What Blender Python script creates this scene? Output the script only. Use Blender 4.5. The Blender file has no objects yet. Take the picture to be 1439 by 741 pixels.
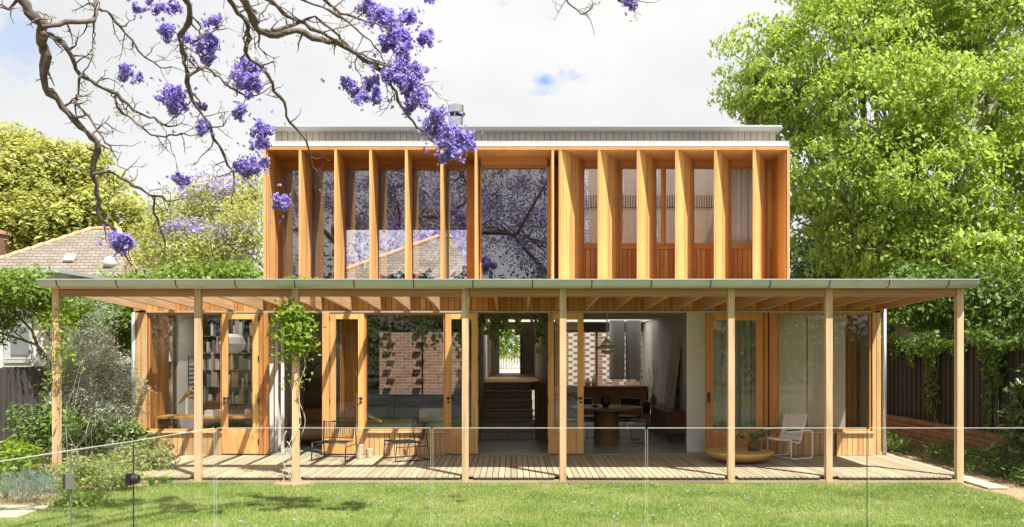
import bpy, math, random
import numpy as np
from mathutils import Vector, Matrix
random.seed(7); rng = np.random.default_rng(7)
R = math.radians
scene = bpy.context.scene
col = scene.collection
EYE = 1.97; CY = -15.5; F = 1240.0
def X(px, y): return (px - 720) * (y - CY) / F
def Z(py, y): return EYE + (490 - py) * (y - CY) / F
def at(px, py, y): return Vector((X(px, y), y, Z(py, y)))

# ------------------------------------------------------------------ helpers
def tag(o, label=None, cat=None, group=None, kind=None):
    if label: o['label'] = label
    if cat: o['category'] = cat
    if group: o['group'] = group
    if kind: o['kind'] = kind
    return o
def empty(name, loc=(0, 0, 0), rz=0, label=None, cat=None, group=None):
    o = bpy.data.objects.new(name, None); col.objects.link(o)
    o.location = loc; o.rotation_euler = (0, 0, rz); o.empty_display_size = .1
    return tag(o, label, cat, group)
class MB:
    def __init__(s): s.v = []; s.f = []
    def box(s, x0, x1, y0, y1, z0, z1):
        n = len(s.v)
        s.v += [(x0,y0,z0),(x1,y0,z0),(x1,y1,z0),(x0,y1,z0),(x0,y0,z1),(x1,y0,z1),(x1,y1,z1),(x0,y1,z1)]
        s.f += [tuple(n+i for i in q) for q in ((0,3,2,1),(4,5,6,7),(0,1,5,4),(1,2,6,5),(2,3,7,6),(3,0,4,7))]
        return s
    def obox(s, c, ax, ay, az):        # oriented box, half-vectors
        n = len(s.v); c = Vector(c); ax, ay, az = Vector(ax), Vector(ay), Vector(az)
        for k in (-1, 1):
            for i, j in ((-1,-1),(1,-1),(1,1),(-1,1)): s.v.append(tuple(c + i*ax + j*ay + k*az))
        s.f += [tuple(n+i for i in q) for q in ((0,3,2,1),(4,5,6,7),(0,1,5,4),(1,2,6,5),(2,3,7,6),(3,0,4,7))]
        return s
    def bar(s, a, b, w, h=None):
        a, b = Vector(a), Vector(b); d = b - a; h = h or w
        u = d.cross(Vector((0,0,1)))
        if u.length < 1e-5: u = Vector((1,0,0))
        u.normalize(); v = u.cross(d).normalized()
        return s.obox((a+b)/2, d/2, u*w/2, v*h/2)
    def quad(s, *p):
        n = len(s.v); s.v += [tuple(q) for q in p]; s.f.append(tuple(range(n, n+len(p)))); return s
    def prism(s, pts, axis, a, b):      # polygon pts (2d) extruded along axis between a and b
        n = len(s.v); k = len(pts)
        def P(p, t): return (t, p[0], p[1]) if axis == 'x' else (p[0], t, p[1]) if axis == 'y' else (p[0], p[1], t)
        s.v += [P(p, a) for p in pts] + [P(p, b) for p in pts]
        s.f += [tuple(range(n+k-1, n-1, -1)), tuple(range(n+k, n+2*k))]
        s.f += [(n+i, n+(i+1) % k, n+k+(i+1) % k, n+k+i) for i in range(k)]
        return s
    def tube(s, pts, r, seg=8, cap=True):
        pts = [Vector(p) for p in pts]; m = len(pts)
        if m < 2: return s
        rr = r if isinstance(r, (list, tuple)) else [r]*m
        t0 = (pts[1]-pts[0]).normalized()
        u = t0.orthogonal().normalized(); n = len(s.v); pt = t0
        for i, p in enumerate(pts):
            t = (pts[min(i+1, m-1)] - pts[max(i-1, 0)])
            t = t.normalized() if t.length > 1e-9 else pt
            q = pt.rotation_difference(t); u = (q @ u); u = (u - t*u.dot(t)).normalized(); w = t.cross(u); pt = t
            for k in range(seg):
                a = 2*math.pi*k/seg
                s.v.append(tuple(p + (u*math.cos(a) + w*math.sin(a))*rr[i]))
        for i in range(m-1):
            for k in range(seg):
                a = n+i*seg+k; b = n+i*seg+(k+1) % seg
                s.f.append((a, b, b+seg, a+seg))
        if cap:
            s.f.append(tuple(n+k for k in range(seg-1, -1, -1))); s.f.append(tuple(n+(m-1)*seg+k for k in range(seg)))
        return s
    def lathe(s, prof, c=(0,0,0), seg=24):
        n = len(s.v); m = len(prof)
        for r, z in prof:
            for k in range(seg):
                a = 2*math.pi*k/seg; s.v.append((c[0]+r*math.cos(a), c[1]+r*math.sin(a), c[2]+z))
        for i in range(m-1):
            for k in range(seg):
                a = n+i*seg+k; b = n+i*seg+(k+1) % seg
                s.f.append((a, b, b+seg, a+seg))
        s.f.append(tuple(n+k for k in range(seg-1, -1, -1))); s.f.append(tuple(n+(m-1)*seg+k for k in range(seg)))
        return s
    def build(s, name, mat, parent=None, smooth=False, bevel=0, loc=None):
        me = bpy.data.meshes.new(name); me.from_pydata(s.v, [], s.f); me.materials.append(mat)
        if smooth: me.polygons.foreach_set('use_smooth', [True]*len(me.polygons))
        o = bpy.data.objects.new(name, me); col.objects.link(o)
        if parent: o.parent = parent
        if loc: o.location = loc
        if bevel:
            b = o.modifiers.new('b', 'BEVEL'); b.width = bevel; b.segments = 2; b.limit_method = 'ANGLE'
        return o
def children(o): return [c for c in bpy.data.objects if c.parent == o]
def copy_tree(o, parent=None, kids=None):
    if kids is None:
        kids = {}
        for c in bpy.data.objects:
            if c.parent: kids.setdefault(c.parent.name, []).append(c)
    c = o.copy(); col.objects.link(c); c.parent = parent
    for ch in kids.get(o.name, []): copy_tree(ch, c, kids)
    return c
def np_mesh(name, V, per, mat, parent=None, smooth=False):
    nf = len(V)//per
    me = bpy.data.meshes.new(name)
    me.vertices.add(len(V)); me.vertices.foreach_set('co', V.astype(np.float32).ravel())
    me.loops.add(nf*per); me.loops.foreach_set('vertex_index', np.arange(nf*per, dtype=np.int32))
    me.polygons.add(nf); me.polygons.foreach_set('loop_start', np.arange(0, nf*per, per, dtype=np.int32))
    me.materials.append(mat); me.update(calc_edges=True)
    o = bpy.data.objects.new(name, me); col.objects.link(o)
    if parent: o.parent = parent
    return o

# ------------------------------------------------------------------ materials
def new_mat(name):
    m = bpy.data.materials.new(name); m.use_nodes = True
    nt = m.node_tree; nt.nodes.clear()
    out = nt.nodes.new('ShaderNodeOutputMaterial')
    return m, nt, out
def L(nt, a, b): nt.links.new(a, b)
def N(nt, t, **k):
    n = nt.nodes.new(t)
    for a, v in k.items():
        if a == 'op': n.operation = v
        elif hasattr(n, a) and a not in ('Scale',): setattr(n, a, v)
    return n
def mth(nt, op, a, b=None, c=None):
    n = nt.nodes.new('ShaderNodeMath'); n.operation = op
    for i, v in enumerate((a, b, c)):
        if v is None: continue
        if isinstance(v, (int, float)): n.inputs[i].default_value = v
        else: nt.links.new(v, n.inputs[i])
    return n.outputs[0]
def ramp(nt, fac, stops):
    r = nt.nodes.new('ShaderNodeValToRGB'); cr = r.color_ramp
    cr.elements[0].position = stops[0][0]; cr.elements[0].color = (*stops[0][1], 1)
    cr.elements[1].position = stops[-1][0]; cr.elements[1].color = (*stops[-1][1], 1)
    for p, c in stops[1:-1]:
        e = cr.elements.new(p); e.color = (*c, 1)
    nt.links.new(fac, r.inputs[0]); return r.outputs[0]
def noise(nt, vec, scale, detail=4, rough=.55):
    n = nt.nodes.new('ShaderNodeTexNoise'); n.inputs['Scale'].default_value = scale
    n.inputs['Detail'].default_value = detail; n.inputs['Roughness'].default_value = rough
    if vec is not None: nt.links.new(vec, n.inputs['Vector'])
    return n.outputs['Fac']
def mapping(nt, scale):
    tc = nt.nodes.new('ShaderNodeTexCoord'); mp = nt.nodes.new('ShaderNodeMapping')
    mp.inputs['Scale'].default_value = scale; nt.links.new(tc.outputs['Object'], mp.inputs['Vector'])
    return mp.outputs[0], tc
def principled(nt, out, rough=.6, metal=0, spec=.5):
    p = nt.nodes.new('ShaderNodeBsdfPrincipled')
    p.inputs['Roughness'].default_value = rough; p.inputs['Metallic'].default_value = metal
    p.inputs['Specular IOR Level'].default_value = spec
    nt.links.new(p.outputs[0], out.inputs[0]); return p
def bump(nt, h, p, strength=.3, dist=.01):
    b = nt.nodes.new('ShaderNodeBump'); b.inputs['Strength'].default_value = strength
    b.inputs['Distance'].default_value = dist; nt.links.new(h, b.inputs['Height']); nt.links.new(b.outputs[0], p.inputs['Normal'])
def dk(c, k): return tuple(min(1, x*k) for x in c)
def plain(name, c, rough=.55, metal=0, var=.12, scale=8, bmp=.0, spec=.5):
    m, nt, out = new_mat(name); p = principled(nt, out, rough, metal, spec)
    v, tc = mapping(nt, (1, 1, 1)); f = noise(nt, v, scale, 5)
    L(nt, ramp(nt, f, [(.3, dk(c, 1-var)), (.7, dk(c, 1+var))]), p.inputs['Base Color'])
    if bmp: bump(nt, f, p, bmp, .01)
    return m
def wood(name, c, axis='z', plank=.09, rough=.5, var=.28, grain=.3, acr='x'):
    m, nt, out = new_mat(name); p = principled(nt, out, rough, 0, .35)
    sc = {'x': (1.2, 22, 22), 'y': (22, 1.2, 22), 'z': (22, 22, 1.2)}[axis]
    v, tc = mapping(nt, sc)
    oi = nt.nodes.new('ShaderNodeObjectInfo')
    add = nt.nodes.new('ShaderNodeVectorMath'); add.operation = 'ADD'
    L(nt, v, add.inputs[0])
    k = mth(nt, 'MULTIPLY', oi.outputs['Random'], 37.0)
    cm = nt.nodes.new('ShaderNodeCombineXYZ'); L(nt, k, cm.inputs[0]); L(nt, k, cm.inputs[1]); L(nt, k, cm.inputs[2])
    L(nt, cm.outputs[0], add.inputs[1])
    g = noise(nt, add.outputs[0], 1.0, 6, .65)
    base = ramp(nt, g, [(.25, dk(c, 1-grain)), (.5, c), (.78, dk(c, 1+grain*.7))])
    isl = nt.nodes.new('ShaderNodeNewGeometry')
    rnd = mth(nt, 'ADD', isl.outputs['Random Per Island'], mth(nt, 'MULTIPLY', oi.outputs['Random'], .35))
    mr = nt.nodes.new('ShaderNodeMapRange'); mr.inputs[1].default_value = 0; mr.inputs[2].default_value = 1.35
    mr.inputs[3].default_value = 1-var; mr.inputs[4].default_value = 1+var; L(nt, rnd, mr.inputs[0])
    hs = nt.nodes.new('ShaderNodeHueSaturation'); L(nt, base, hs.inputs['Color']); L(nt, mr.outputs[0], hs.inputs['Value'])
    hr = nt.nodes.new('ShaderNodeMapRange'); hr.inputs[3].default_value = .488; hr.inputs[4].default_value = .51
    L(nt, isl.outputs['Random Per Island'], hr.inputs[0]); L(nt, hr.outputs[0], hs.inputs['Hue'])
    # blotches of weather
    v2, _ = mapping(nt, (1, 1, 1)); b = noise(nt, v2, 1.6, 3)
    mx = nt.nodes.new('ShaderNodeMix'); mx.data_type = 'RGBA'; mx.blend_type = 'MULTIPLY'; mx.inputs[0].default_value = .35
    L(nt, hs.outputs[0], mx.inputs[6]); L(nt, ramp(nt, b, [(.3, (.62, .6, .56)), (.7, (1, 1, 1))]), mx.inputs[7])
    L(nt, mx.outputs[2], p.inputs['Base Color'])
    bump(nt, g, p, .12, .004)
    return m
def leafmat(name, c, trans=.4, var=.35, hue=.03, rough=.45, c2=None):
    m, nt, out = new_mat(name)
    geo = nt.nodes.new('ShaderNodeNewGeometry'); rp = geo.outputs['Random Per Island']
    c2 = c2 or dk(c, 1)
    v, tc = mapping(nt, (1, 1, 1)); nf = noise(nt, v, .9, 3)
    mixf = mth(nt, 'ADD', mth(nt, 'MULTIPLY', rp, .6), mth(nt, 'MULTIPLY', nf, .5))
    base = ramp(nt, mixf, [(.1, dk(c2, 1-var)), (.5, c), (1, dk(c, 1+var))])
    d = nt.nodes.new('ShaderNodeBsdfPrincipled'); d.inputs['Roughness'].default_value = rough; d.inputs['Specular IOR Level'].default_value = .35
    L(nt, base, d.inputs['Base Color'])
    t = nt.nodes.new('ShaderNodeBsdfTranslucent')
    hs = nt.nodes.new('ShaderNodeHueSaturation'); hs.inputs['Hue'].default_value = .5-hue*.3; hs.inputs['Value'].default_value = 1.25; hs.inputs['Saturation'].default_value = 1.1
    L(nt, base, hs.inputs['Color']); L(nt, hs.outputs[0], t.inputs[0])
    mx = nt.nodes.new('ShaderNodeMixShader'); mx.inputs[0].default_value = trans
    L(nt, d.outputs[0], mx.inputs[1]); L(nt, t.outputs[0], mx.inputs[2]); L(nt, mx.outputs[0], out.inputs[0])
    return m
def glassmat(name, refl=.2, tint=(1, 1, 1), power=.6):
    m, nt, out = new_mat(name)
    lw = nt.nodes.new('ShaderNodeFresnel'); lw.inputs[0].default_value = 1.45
    f = mth(nt, 'ADD', mth(nt, 'MULTIPLY', lw.outputs[0], power), refl); f.node.use_clamp = True
    t = nt.nodes.new('ShaderNodeBsdfTransparent'); t.inputs[0].default_value = (*tint, 1)
    g = nt.nodes.new('ShaderNodeBsdfGlossy'); g.inputs['Roughness'].default_value = 0; g.inputs[0].default_value = (.95, .97, 1, 1)
    v, tc = mapping(nt, (1, 1, 1)); nf = noise(nt, v, .7, 1)
    b = nt.nodes.new('ShaderNodeBump'); b.inputs['Strength'].default_value = .012; b.inputs['Distance'].default_value = .01
    L(nt, nf, b.inputs['Height']); L(nt, b.outputs[0], g.inputs['Normal'])
    mx = nt.nodes.new('ShaderNodeMixShader'); L(nt, f, mx.inputs[0]); L(nt, t.outputs[0], mx.inputs[1]); L(nt, g.outputs[0], mx.inputs[2])
    L(nt, mx.outputs[0], out.inputs[0]); return m
def sheermat(name, c, alpha=.6):
    m, nt, out = new_mat(name)
    d = nt.nodes.new('ShaderNodeBsdfDiffuse'); d.inputs[0].default_value = (*c, 1)
    tl = nt.nodes.new('ShaderNodeBsdfTranslucent'); tl.inputs[0].default_value = (*c, 1)
    t = nt.nodes.new('ShaderNodeBsdfTransparent')
    v, tc = mapping(nt, (1, 1, 1)); w = noise(nt, v, 3, 2)
    a = nt.nodes.new('ShaderNodeMixShader'); a.inputs[0].default_value = .2; L(nt, d.outputs[0], a.inputs[1]); L(nt, tl.outputs[0], a.inputs[2])
    mx = nt.nodes.new('ShaderNodeMixShader'); L(nt, mth(nt, 'ADD', mth(nt, 'MULTIPLY', w, .06), alpha-.03), mx.inputs[0])
    L(nt, t.outputs[0], mx.inputs[1]); L(nt, a.outputs[0], mx.inputs[2]); L(nt, mx.outputs[0], out.inputs[0]); return m
def brickmat(name, c1, c2, mortar, sx=1.0):
    m, nt, out = new_mat(name); p = principled(nt, out, .85)
    tc = nt.nodes.new('ShaderNodeTexCoord'); sp = nt.nodes.new('ShaderNodeSeparateXYZ'); L(nt, tc.outputs['Object'], sp.inputs[0])
    cb = nt.nodes.new('ShaderNodeCombineXYZ')
    L(nt, mth(nt, 'ADD', sp.outputs[0], sp.outputs[1]), cb.inputs[0]); L(nt, sp.outputs[2], cb.inputs[1])
    b = nt.nodes.new('ShaderNodeTexBrick'); L(nt, cb.outputs[0], b.inputs['Vector'])
    b.inputs['Scale'].default_value = 1; b.inputs['Brick Width'].default_value = .24*sx; b.inputs['Row Height'].default_value = .086*sx
    b.inputs['Mortar Size'].default_value = .006; b.inputs['Color1'].default_value = (*c1, 1); b.inputs['Color2'].default_value = (*c2, 1)
    b.inputs['Mortar'].default_value = (*mortar, 1)
    n = noise(nt, tc.outputs['Object'], 9, 4)
    mx = nt.nodes.new('ShaderNodeMix'); mx.data_type = 'RGBA'; mx.blend_type = 'MULTIPLY'; mx.inputs[0].default_value = .6
    L(nt, b.outputs[0], mx.inputs[6]); L(nt, ramp(nt, n, [(.3, (.6, .58, .55)), (.7, (1, 1, 1))]), mx.inputs[7])
    L(nt, mx.outputs[2], p.inputs['Base Color']); bump(nt, b.outputs['Fac'], p, -.5, .01)
    return m
def tilemat(name, c1, c2, w=.28, h=.2):
    m, nt, out = new_mat(name); p = principled(nt, out, .8)
    tc = nt.nodes.new('ShaderNodeTexCoord'); b = nt.nodes.new('ShaderNodeTexBrick')
    sp = nt.nodes.new('ShaderNodeSeparateXYZ'); L(nt, tc.outputs['Object'], sp.inputs[0])
    cb = nt.nodes.new('ShaderNodeCombineXYZ'); L(nt, mth(nt, 'ADD', sp.outputs[0], mth(nt, 'MULTIPLY', sp.outputs[1], .37)), cb.inputs[0]); L(nt, sp.outputs[2], cb.inputs[1])
    L(nt, cb.outputs[0], b.inputs['Vector'])
    b.inputs['Scale'].default_value = 1; b.inputs['Brick Width'].default_value = w; b.inputs['Row Height'].default_value = h*.55
    b.inputs['Mortar Size'].default_value = .012; b.inputs['Color1'].default_value = (*c1, 1); b.inputs['Color2'].default_value = (*c2, 1)
    b.inputs['Mortar'].default_value = (*dk(c1, .45), 1)
    n = noise(nt, tc.outputs['Object'], 1.5, 5)
    mx = nt.nodes.new('ShaderNodeMix'); mx.data_type = 'RGBA'; mx.blend_type = 'MULTIPLY'; mx.inputs[0].default_value = .7
    L(nt, b.outputs[0], mx.inputs[6]); L(nt, ramp(nt, n, [(.3, (.6, .57, .55)), (.7, (1, 1, 1))]), mx.inputs[7])
    L(nt, mx.outputs[2], p.inputs['Base Color']); bump(nt, b.outputs['Fac'], p, -.6, .03)
    return m
M = {}
CED = (.56, .265, .085)
om, nt, out = new_mat('added_skylight_glazing'); tl_ = nt.nodes.new('ShaderNodeBsdfTranslucent'); tl_.inputs[0].default_value = (.95, .95, .93, 1)  # diffusing sheet for the skylights added to brighten the rooms
tp_ = nt.nodes.new('ShaderNodeBsdfTransparent'); ms = nt.nodes.new('ShaderNodeMixShader'); ms.inputs[0].default_value = .3; L(nt, tl_.outputs[0], ms.inputs[1]); L(nt, tp_.outputs[0], ms.inputs[2]); L(nt, ms.outputs[0], out.inputs[0]); M['opal'] = om
M['cedar'] = wood('cedar_vertical', CED)
M['cedarx'] = wood('cedar_horizontal', CED, 'x')
M['cedary'] = wood('cedar_deep', CED, 'y')
M['fin'] = wood('fin_timber', (.70, .40, .155), 'z', var=.26, grain=.38)
M['clad'] = wood('pale_cladding', (.58, .37, .18), 'z', var=.2)
M['post'] = wood('post_timber', (.68, .48, .285), 'z', var=.14, grain=.42)
M['beam'] = wood('beam_timber', (.46, .265, .13), 'x', var=.12)
M['rafter'] = wood('rafter_timber', (.60, .40, .23), 'y', var=.12)
M['deck'] = wood('deck_timber', (.42, .345, .24), 'y', rough=.7, var=.22)
M['deckf'] = wood('deck_edge', (.42, .33, .24), 'x', rough=.7)
M['walnut'] = wood('dark_timber', (.20, .09, .035), 'x', var=.1)
M['walnutz'] = wood('dark_timber_upright', (.22, .10, .04), 'z', var=.15)
M['oak'] = wood('oak', (.48, .30, .14), 'x', var=.1)
M['grey_clad'] = wood('pale_grey_cladding', (.52, .46, .40), 'z', var=.08, grain=.12)
M['groove'] = plain('groove_backing', (.05, .03, .02), .9)
M['white'] = plain('white_render', (.72, .70, .66), .7, var=.04, scale=3)
M['ceil'] = plain('ceiling_white', (.75, .73, .68), .8, var=.03)
M['flash'] = plain('white_metal_flashing', (.48, .49, .49), .35, .0, var=.03)
M['gutter'] = plain('zinc_gutter', (.52, .57, .58), .42, .35, var=.06, scale=3)
M['steel'] = plain('steel', (.6, .6, .6), .25, 1, var=.05)
M['chrome'] = plain('chrome', (.8, .8, .8), .08, 1, var=.02)
M['galv'] = plain('galvanised', (.55, .57, .58), .35, .8, var=.1)
M['roof'] = plain('grey_roof', (.25, .26, .26), .5, .3)
M['roofpale'] = plain('pale_zinc_roof', (.66, .67, .66), .5, .1)
M['black'] = plain('black_paint', (.015, .015, .015), .4)
M['fence'] = wood('charcoal_paling', (.035, .035, .037), 'z', rough=.75, var=.3)
M['fencel'] = wood('weathered_paling', (.075, .07, .068), 'z', rough=.8, var=.3)
M['conc'] = plain('concrete_floor', (.34, .325, .30), .3, var=.12, scale=2)
M['stone'] = plain('sandstone', (.40, .36, .30), .8, var=.15, bmp=.2)
M['greywall'] = plain('taupe_wall', (.26, .25, .245), .8, var=.05)
M['greige'] = plain('greige_wall', (.5, .46, .40), .8, var=.04)
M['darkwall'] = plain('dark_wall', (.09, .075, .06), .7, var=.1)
M['glass'] = glassmat('window_glass', .025, (.985, .99, .985), .55)
M['glassup'] = glassmat('coated_window_glass', .15, (.98, .975, .96), .7)
M['glasspool'] = glassmat('pool_fence_glass', .0, (.99, .997, .99), .13)
M['edge'] = sheermat('glass_edge', (.80, .86, .82), .38)
M['edget'] = sheermat('glass_side_edge', (.6, .7, .6), .22)
M['edged'] = plain('glass_gap_seal', (.04, .05, .045), .3)
M['bark'] = plain('jacaranda_bark', (.13, .10, .082), .9, var=.45, scale=14, bmp=.8)
M['barkg'] = plain('grey_bark', (.28, .25, .21), .9, var=.3, scale=10, bmp=.5)
M['twigp'] = plain('pale_stem', (.50, .43, .33), .8, var=.2)
M['purple'] = leafmat('jacaranda_flower', (.37, .31, .66), .35, .6, 0, .6, (.25, .18, .55))
M['purple_crown'] = leafmat('jacaranda_crown', (.22, .18, .33), .3, .6, 0, .6, (.09, .07, .13))
M['purple_far'] = leafmat('jacaranda_flower_pale', (.40, .35, .62), .35, .3, 0, .6)
M['maple'] = leafmat('maple_leaf', (.34, .45, .095), .5, .5, c2=(.19, .27, .05))
M['yellowgreen'] = leafmat('yellow_green_leaf', (.40, .42, .12), .4, .4, c2=(.22, .25, .06))
M['jacleaf'] = leafmat('feathery_leaf', (.40, .42, .13), .5, .35)
M['green'] = leafmat('green_leaf', (.17, .26, .045), .4, .45)
M['greenb'] = leafmat('bright_leaf', (.22, .33, .04), .45, .4)
M['glossy'] = leafmat('glossy_leaf', (.13, .21, .055), .25, .45, rough=.28)
M['olive'] = leafmat('olive_leaf', (.34, .38, .29), .3, .35)
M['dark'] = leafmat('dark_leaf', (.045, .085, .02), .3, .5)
M['blue'] = leafmat('grey_blue_leaf', (.20, .29, .26), .3, .3)
M['lime'] = leafmat('lime_leaf', (.30, .36, .12), .4, .35)
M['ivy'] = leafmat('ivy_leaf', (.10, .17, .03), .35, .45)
M['terrace'] = plain('dark_paving', (.13, .13, .125), .6, var=.15, scale=3)
M['mulch'] = plain('straw_mulch', (.33, .23, .14), .95, var=.5, scale=45, bmp=1)
M['slate'] = tilemat('slate_tiles', (.22, .185, .155), (.28, .24, .20), .26, .2)
M['terra'] = tilemat('terracotta_tiles', (.45, .22, .12), (.55, .30, .18))
M['ridge'] = plain('terracotta_ridge', (.55, .33, .22), .8, var=.2)
M['brick'] = brickmat('red_brick', (.25, .12, .075), (.17, .08, .05), (.33, .29, .25))
M['brickw'] = plain('loose_brick', (.22, .12, .08), .85, var=.4, scale=5)
M['rail'] = plain('window_track', (.50, .44, .36), .4, .3)
M['sheer'] = sheermat('sheer_blind', (.86, .80, .68), .93)
M['sheerg'] = sheermat('sheer_blind_grey', (.25, .21, .17), .72)
M['curtain'] = plain('white_curtain', (.88, .91, .95), .9, var=.02)
M['curtaing'] = sheermat('green_grey_curtain', (.5, .54, .42), .85)
M['straw'] = plain('white_strap', (.90, .89, .87), .5, var=.03)
M['gold'] = plain('ochre_lacquer', (.62, .39, .13), .35, var=.05)
M['leather'] = plain('brown_leather', (.26, .13, .06), .4)
M['linen'] = plain('linen', (.55, .52, .45), .9)
M['paper'] = plain('paper', (.8, .79, .76), .8, var=.02)
M['black_leather'] = plain('black_leather', (.02, .018, .016), .35)
M['cork'] = plain('timber_stump', (.45, .36, .25), .8, var=.25, scale=20)
M['art'] = plain('abstract_canvas', (.20, .12, .06), .6, var=.7, scale=2.5)
M['artp'] = plain('pale_canvas', (.55, .48, .38), .7, var=.35, scale=2)
M['pot'] = plain('brown_glass', (.10, .07, .03), .1, var=.2)

# ------------------------------------------------------------------ house
house = empty('house', (0, 0, 0), 0, 'two storey timber house with angled upper fins above folding glass doors', 'house')
def boards(x0, x1, z0, z1, y, name, mat, w=.09, depth=.02, parent=house, back=True):
    m = MB(); n = max(1, round((x1-x0)/w)); s = (x1-x0)/n; g = .0045
    for i in range(n): m.box(x0+i*s+g, x0+(i+1)*s-g, y, y+depth, z0, z1)
    o = m.build(name, mat, parent)
    if back:
        MB().box(x0+.002, x1-.002, y+depth-.004, y+depth+.02, z0+.002, z1-.002).build('backing', M['groove'], o)
    return o
def side_boards(xf, y0, y1, z0, z1, sgn, name, mat, w=.09, parent=house):   # boards on a wall facing +-x
    m = MB(); n = max(1, round((y1-y0)/w)); s = (y1-y0)/n; g = .0045
    for i in range(n): m.box(min(xf, xf-sgn*.02), max(xf, xf-sgn*.02), y0+i*s+g, y0+(i+1)*s-g, z0, z1)
    o = m.build(name, mat, parent)
    a, b = sorted((xf-sgn*.016, xf-sgn*.045)); MB().box(a, b, y0+.002, y1-.002, z0+.002, z1-.002).build('backing', M['groove'], o)
    return o
FL = .115     # interior floor
HD = 2.60     # door head
CE = 2.66     # ceiling
BY = 8.0      # back wall
xl, xr = -6.62, 6.48
# floor, ceiling, lower roof
MB().box(xl, xr, .03, 5.0, -.05, FL).box(xl, -.62, 5.0, BY, -.05, FL).box(.66, xr, 5.0, BY, -.05, FL).build('floor', M['conc'], house)
MB().box(xl+.05, -6.2, .06, 5.5, CE, CE+.05).box(-4.6, xr-.05, .06, 5.5, CE, CE+.05).box(-6.2, -4.6, .06, .75, CE, CE+.05).box(-6.2, -4.6, 2.3, 5.5, CE, CE+.05).box(xl+.05, -.6, 5.5, 7.3, CE, CE+.05).box(3.4, xr-.05, 5.5, 7.3, CE, CE+.05).box(xl+.05, xr-.05, 7.3, BY, CE, CE+.05).build('ceiling', M['ceil'], house)
MB().quad((-.6, 5.5, 2.93), (3.4, 5.5, 2.93), (3.4, 7.3, 2.93), (-.6, 7.3, 2.93)).build('added_skylight', M['opal'], house)  # unseen skylight, added to brighten the kitchen, dining room and hall
MB().quad((-6.2, .75, 2.93), (-4.6, .75, 2.93), (-4.6, 2.3, 2.93), (-6.2, 2.3, 2.93)).build('added_skylight', M['opal'], house)  # second added skylight, out of view, lightening the study
MB().box(-6.22, -6.2, .75, 2.3, CE+.051, 2.9).box(-4.6, -4.58, .75, 2.3, CE+.051, 2.9).box(-6.2, -4.6, .73, .75, CE+.051, 2.9).box(-6.2, -4.6, 2.3, 2.32, CE+.051, 2.9).build('added_skylight_shaft', M['ceil'], house)
MB().box(-.63, -.6, 5.5, 7.3, CE+.051, 2.9).box(3.4, 3.43, 5.5, 7.3, CE+.051, 2.9).box(-.63, 3.43, 5.47, 5.5, CE+.051, 2.9).box(-.63, 3.43, 7.3, 7.33, CE+.051, 2.9).build('added_skylight_shaft', M['ceil'], house)
MB().box(xl-.05, xr+.05, .056, .655, 2.90, 2.94).box(xl-.05, -6.2, .655, BY+.2, 2.90, 2.94).box(-4.6, -4.35, .655, BY+.2, 2.90, 2.94).box(-6.2, -4.6, .655, .75, 2.90, 2.94).box(-6.2, -4.6, 2.3, BY+.2, 2.90, 2.94).box(4.84, xr+.05, .655, BY+.2, 2.90, 2.94).box(-4.35, 4.84, 5.2, 5.5, 2.90, 2.94).box(-4.35, -.6, 5.5, 7.3, 2.90, 2.94).box(3.4, 4.84, 5.5, 7.3, 2.90, 2.94).box(-4.35, 4.84, 7.3, BY+.2, 2.90, 2.94).build('roof', M['roof'], house)
# clerestory boards above doors and the thin track under them
boards(xl, xr, 2.632, 2.895, -.022, 'cladding', M['cedar'], .1)
MB().box(xl+.2, xr-.16, -.045, .04, HD, HD+.03).build('door_track', M['rail'], house)
for a_, b_ in ((xl-.02, xl-.0005), (xr+.0005, xr+.02)): MB().box(a_, b_, -.022, .05, 2.6, 2.895).build('cladding', M['clad'], house)
# side walls
side_boards(xl, .0, 1.0, -.02, 2.89, -1, 'cladding', M['clad']); side_boards(xl, 1.75, BY, -.02, 2.89, -1, 'cladding', M['clad'])
side_boards(xr, .0, BY, -.02, 2.89, 1, 'cladding', M['clad'])
MB().box(xl+.06, xl+.1, 1.75, BY, FL, CE).build('interior_wall', M['white'], house)
MB().box(xr-.1, xr-.06, .05, BY, FL, CE).build('interior_wall', M['white'], house)
# corner boards
boards(-6.62, -6.40, .0, 2.60, -.03, 'corner_board', M['clad'], .11)
boards(6.31, 6.46, .0, 2.60, -.03, 'corner_board', M['clad'], .075)
side_boards(-6.40+.001, .0, .95, .5, 2.6, 1, 'reveal', M['cedar'], .1)
# interior partitions
def iw(x0, x1, y0, y1, z0=FL, z1=CE, m='white', name='interior_wall'): return MB().box(x0, x1, y0, y1, z0, z1).build(name, M[m], house)
iw(-4.36, -4.28, .35, 3.4); iw(xl+.1, -4.36, 3.4, 3.48)            # study
iw(-.74, -.66, .35, 7.98); iw(.66, .74, .35, 7.98, m='walnutz')
iw(3.14, 3.44, .36, .44); iw(3.44, 3.52, .36, 7.9)
iw(-4.28, -4.2, 3.48, 7.9, m='greywall')
iw(3.52, xr-.1, 4.0, 4.08)
iw(-4.2, -3.02, 2.95, 3.0, m='greige')
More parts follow.
